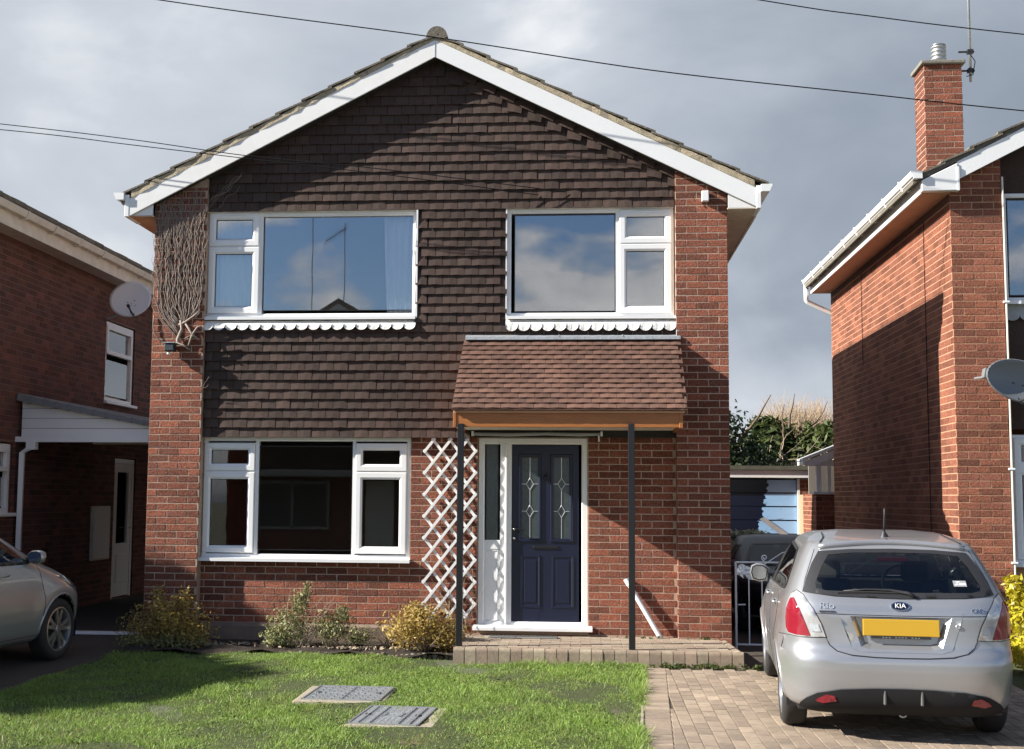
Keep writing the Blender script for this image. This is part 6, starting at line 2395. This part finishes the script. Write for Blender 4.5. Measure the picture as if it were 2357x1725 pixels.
kl = MB().lathe([(0, -.004), (.010, -.004), (.014, -.006), (.017, .002)], 14, 'y').obj('boot_lock', M_steel, kia, True)
kl.location = KB.pt('rear', -.385, .80, .003)
# sticker in the window
st_ = KB.pt('rear', -.43, 1.075, .0085)
nst_ = KB.normal('rear', -.43, 1.075)
sk = MB().box(-.045, .045, -.0008, .0008, -.026, .026).obj('window_sticker', M_clear, kia)
sk.location = st_
tl = math.atan2(nst_.z, math.hypot(nst_.x, nst_.y))
sk.rotation_euler = (-tl, 0, math.atan2(nst_.x, -nst_.y))
text_mesh('Z', .044, .0004, 'sticker_print', M_white, sk, (-.022, -.0014, 0), (R(90), 0, 0), 1.2, .3)
MB().box(-.002, .040, -.0012, -.0009, -.012, .004).obj('sticker_bar', M_white, sk)
# wiper
wp = [KB.pt('rear', u, z, .016) for u, z in ((-.10, .985), (-.06, 1.005), (.06, 1.022), (.22, 1.024), (.38, 1.012))]
MB().tube(wp, [.016, .013, .009, .007, .005], 6).obj('wiper_arm', M_plastic, kia, True)
wb = [KB.pt('rear', u, z, .012) for u, z in ((.0, 1.008), (.2, 1.010), (.42, 1.004))]
MB().tube(wb, .006, 5).obj('wiper_blade', M_rubber, kia)
# high brake light inside the glass
hb_ = MB().box(-.11, .11, -.02, .01, -.016, .016)
ho = bevel(hb_.obj('high_brake_light', M_red, kia), .006, 2)
hp = KB.pt('rear', 0, 1.252, -.03)
ho.location = hp
wj = MB().lathe([(0, .016), (.008, .014), (.012, .0)], 10).obj('washer_jet', M_plastic, kia, True)
wj.location = KB.pt('rear', .02, 1.342, .012)
# aerial on the roof
ar_ = MB()
ar_.lathe([(.034, -.005), (.028, .012), (.012, .035), (.008, .05), (0, .05)], 12, 'z', (0, -1.10, 1.372))
ar_.tube([(0, -1.10, 1.41), (0, -1.13, 1.50), (0, -1.155, 1.58)], [.008, .007, .006], 6)
ar_.obj('aerial', M_plastic, kia, True)
for S in (1, -1):
    rp = [KB.pt('rear', S * .505, 1.335, .004), KB.pt('rear', S * .46, 1.365, .003), KB.pt('rear', S * .45, 1.385, .003)]
    MB().tube(rp, .006, 5).obj('roof_ditch', M_plastic, kia)
# interior
for sx_ in (-.36, .36):
    bevel(MB().box(sx_ - .21, sx_ + .21, -.30, -.18, .45, .98).obj('front_seat', M_seat, kia), .05, 3)
    bevel(MB().box(sx_ - .12, sx_ + .12, -.33, -.24, .99, 1.15).obj('headrest', M_seat, kia), .04, 3)
bevel(MB().box(-.60, .60, -1.12, -1.0, .45, .93).obj('rear_seat', M_seat, kia), .05, 3)
for sx_ in (-.36, .36):
    bevel(MB().box(sx_ - .11, sx_ + .11, -1.13, -1.05, .935, 1.06).obj('headrest', M_seat, kia), .035, 3)
MB().box(-.60, .60, -1.70, -1.12, .93, .945).obj('parcel_shelf', M_seat, kia)
MB().box(-.66, .66, .55, .95, .55, .93).obj('dashboard', M_seat, kia)
MB().tube([(.36 + .17 * math.cos(t_), .42 + .05 * math.sin(t_), .92 + .15 * math.sin(t_)) for t_ in np.linspace(0, 2 * math.pi, 22)], .014, 6).obj('steering_wheel', M_plastic, kia, True)
# headlamps and grille (facing the gate)
for S in (1, -1):
    KB.panel('headlamp', 'front', [(S * .45, .62), (S * .52, .74), (S * .78, .78), (S * .95, .76), (S * .85, .62)], M_clear, kia, .006, .04)
KB.panel('grille', 'front', [(-.38, .64), (.38, .64), (.42, .70), (-.42, .70)], M_plastic, kia, .005, .05)
KB.panel('front_bumper_insert', 'front', [(-.5, .28), (.5, .28), (.55, .42), (-.55, .42)], M_plastic, kia, .005, .05)

# ------------------------------------------------------------------ beige silver car, front wing at the left edge
def simple_car(label, loc, rz, tab, paint, wr, fwy, rwy, belt, roofz, spokes, name, glass, track=.72):
    c = thing(name, label, 'car', loc, rz)
    ar = wr + .045
    B = Body(tab, 4.0, 12, 2.6, 7.5, bulge=[(rwy, wr, ar + .03, .018), (fwy, wr, ar + .03, .018)])
    wpl = [(-.68, belt + .03), (0, belt + .02), (.68, belt + .03), (.48, roofz - .10), (0, roofz - .09), (-.48, roofz - .10)]
    rpl = [(-.62, belt + .06), (.62, belt + .06), (.5, roofz - .12), (-.5, roofz - .12)]
    zt = roofz - .12
    sr = [(-1.35, belt + .08), (-1.1, zt - .06), (-.8, zt), (-.12, zt), (-.12, belt + .01), (-1.2, belt + .03)]
    ff = float(np.interp(zt - .06, B.z, B.f))
    fb = float(np.interp(belt + .03, B.z, B.f))
    sf = [(-.04, belt + .005), (-.04, zt), (.02, zt), (ff - .20, zt - .10), (fb - .42, belt + .01), (fb - .5, belt)]
    holes = [('front', scale_poly(wpl, .93)), ('rear', scale_poly(rpl, .93))]
    for s_ in ('left', 'right'):
        holes += [(s_, scale_poly(sr, .93)), (s_, scale_poly(sf, .93))]
    body = B.skin(paint, c, holes, [(rwy, wr, ar), (fwy, wr, ar)], nz=64, na=150)
    MB().box(-.70, .70, -1.7, 1.6, .20, .22).obj('floor_pan', M_plastic, c)
    for sd in (-1, 1):
        md_ = 'left' if sd < 0 else 'right'
        for wy in (rwy, fwy):
            wheel(c, sd * track, wy, wr, sd, spokes, .19, True)
            arch_lip(B, body, md_, wy, wr, ar, paint, .22)
            arch_liner(c, sd * (track + .03), wy, wr, ar + .005, sd)
        for nm, pl in (('rear_door_window', sr), ('front_door_window', sf)):
            B.panel(nm, md_, scale_poly(pl, .97), glass, c, .004, .06)
            B.panel('window_surround', md_, scale_poly(pl, 1.04), M_plastic, c, .006, .06, hole=scale_poly(pl, .90))
        B.panel('door_pillar', md_, [(-.14, belt + .01), (-.14, zt), (-.02, zt), (-.02, belt + .01)], M_plastic, c, .008)
        B.line('window_trim', md_, [(fb - .42, belt - .002), (-.1, belt - .002), (-1.2, belt + .02)], M_badge, c, .005)
        B.line('shut_line', md_, [(-.1, belt), (-.1, .34), (-.05, .29)], M_plastic, c, .0035)
        B.line('shut_line', md_, [(fb - .30, belt), (fb - .22, .62), (fb - .26, .30)], M_plastic, c, .0035)
        B.line('sill_line', md_, [(fwy - ar - .02, .275), (0, .262), (rwy + ar + .02, .275)], M_plastic, c, .004)
        for hy in (-.75, .12):
            MB().tube([B.pt(md_, hy - .01, belt - .10, 0), B.pt(md_, hy, belt - .10, .024), B.pt(md_, hy + .18, belt - .095, .024), B.pt(md_, hy + .19, belt - .095, 0)], .012, 6).obj('door_handle', paint, c, True)
        # mirror
        q = B.pt(md_, fb - .42, belt + .05)
        pr = [(-.03, .0), (-.035, .03), (0.0, .055), (.05, .06), (.085, .045), (.095, .0), (.08, -.045), (.03, -.06), (-.02, -.05)]
        vs, fs = [], []
        prof = [(-.045, .86), (-.03, 1.0), (.03, .95), (.07, .7), (.09, .3)]
        for (yy, k) in prof:
            vs += [(sd * (.06 + (a_ * 1.25) * k + .03 * (1 - k)), yy, b_ * 1.1 * k) for a_, b_ in pr]
        n_ = len(pr)
        for i in range(len(prof) - 1):
            fs += [(i * n_ + k, i * n_ + (k + 1) % n_, (i + 1) * n_ + (k + 1) % n_, (i + 1) * n_ + k) for k in range(n_)]
        fs.append(tuple((len(prof) - 1) * n_ + k for k in range(n_)))
        mo = fix_normals(MB().add(vs, fs).obj('door_mirror', paint, c, True))
        mo.location = (q.x + sd * .02, q.y, q.z + .01)
        fix_normals(MB().add([(sd * (.06 + a_ * 1.25 * .84), -.0462, b_ * 1.1 * .84) for a_, b_ in pr], [tuple(range(n_))]).obj('mirror_glass', M_badge, mo))
        MB().tube([(sd * -.05, .01, -.03), (sd * .05, .01, -.02)], .024, 8).obj('mirror_arm', M_plastic, mo)
        S = 1 if sd < 0 else -1
        B.panel('headlamp', 'front', [(S * .48, .60), (S * .58, .72), (S * .85, .80), (S * 1.05, .82), (S * .98, .70), (S * .8, .62)], M_clear, c, .006, .04)
        B.panel('rear_lamp', 'rear', [(S * .62, .70), (S * .60, .95), (S * .80, .98), (S * .90, .9), (S * .88, .72)], M_red, c, .006, .04)
    B.panel('windscreen', 'front', scale_poly(wpl, .985), glass, c, .004, .07)
    B.panel('windscreen_border', 'front', wpl, M_plastic, c, .006, .06, hole=scale_poly(wpl, .92))
    B.panel('rear_window', 'rear', scale_poly(rpl, .985), glass, c, .004, .07)
    B.panel('window_border', 'rear', rpl, M_plastic, c, .006, .06, hole=scale_poly(rpl, .90))
    B.panel('grille', 'front', [(-.40, .60), (.40, .60), (.44, .68), (-.44, .68)], M_plastic, c, .005, .05)
    for sx_ in (-.36, .36):
        bevel(MB().box(sx_ - .21, sx_ + .21, -.28, -.16, .45, belt + .06).obj('front_seat', M_seat, c), .05, 3)
        bevel(MB().box(sx_ - .12, sx_ + .12, -.31, -.22, belt + .07, belt + .23).obj('headrest', M_seat, c), .04, 3)
    bevel(MB().box(-.60, .60, -1.15, -1.02, .45, belt + .02).obj('rear_seat', M_seat, c), .05, 3)
    MB().box(-.66, .66, .62, 1.0, .5, belt - .02).obj('dashboard', M_seat, c)
    return c
TT = [(.20, .70, -1.85, 1.70), (.24, .77, -1.95, 1.82), (.30, .80, -2.0, 1.90), (.42, .825, -2.03, 1.945), (.52, .835, -2.03, 1.95), (.60, .838, -2.02, 1.935), (.68, .836, -2.0, 1.88),
      (.75, .832, -1.99, 1.77), (.82, .826, -1.98, 1.62), (.88, .818, -1.97, 1.44), (.93, .808, -1.96, 1.26), (.97, .795, -1.95, 1.16), (1.02, .778, -1.92, 1.04), (1.12, .74, -1.85, .82),
      (1.25, .69, -1.74, .53), (1.36, .645, -1.63, .28), (1.44, .61, -1.52, .06), (1.48, .57, -1.40, -.10), (1.51, .50, -1.15, -.28), (1.53, .35, -.85, -.5)]
H = R(-9)
wx_, wy_ = .735, 1.20
wl = Vector((-3.49, -1.36, 0))
loc = wl - Vector((wx_ * math.cos(H) - wy_ * math.sin(H), wx_ * math.sin(H) + wy_ * math.cos(H), 0))
simple_car('beige silver car in shade at the left edge with its wing and alloy wheel showing', (loc.x, loc.y, gz(-1.6) + .01), H, TT, M_beige, .300, 1.20, -1.30, .955, 1.53, 5, 'beige_car', M_carg, track=.735)
BT = [(z * .77 + .03, w, r * .98, f * .98) for z, w, r, f in KT]
simple_car('low dark blue car parked behind the white iron gate', (4.32, 3.35, gz(3) + .01), R(180), BT, M_darkcar, .27, 1.15, -1.15, .735, 1.10, 7, 'dark_car', M_darkg, track=.70)
# pale leafy trimmings lying on the dark car
cut = thing('leaf_cuttings', 'pale green leafy cuttings heaped on the roof of the dark car', 'cuttings', (3.92, 4.25, gz(3) + 1.08))
lcm = leaf_mesh('leaves', [(0, 0, .03, .26, .12, .06), (.15, 0, .02, .14, .1, .05), (-.18, 0, .02, .12, .1, .05)], 420, .05, shell=.1)
lcm.materials.append(mat('pale_leaf', (.62, .68, .50), .6, vary=.3))
link('foliage', lcm, cut)
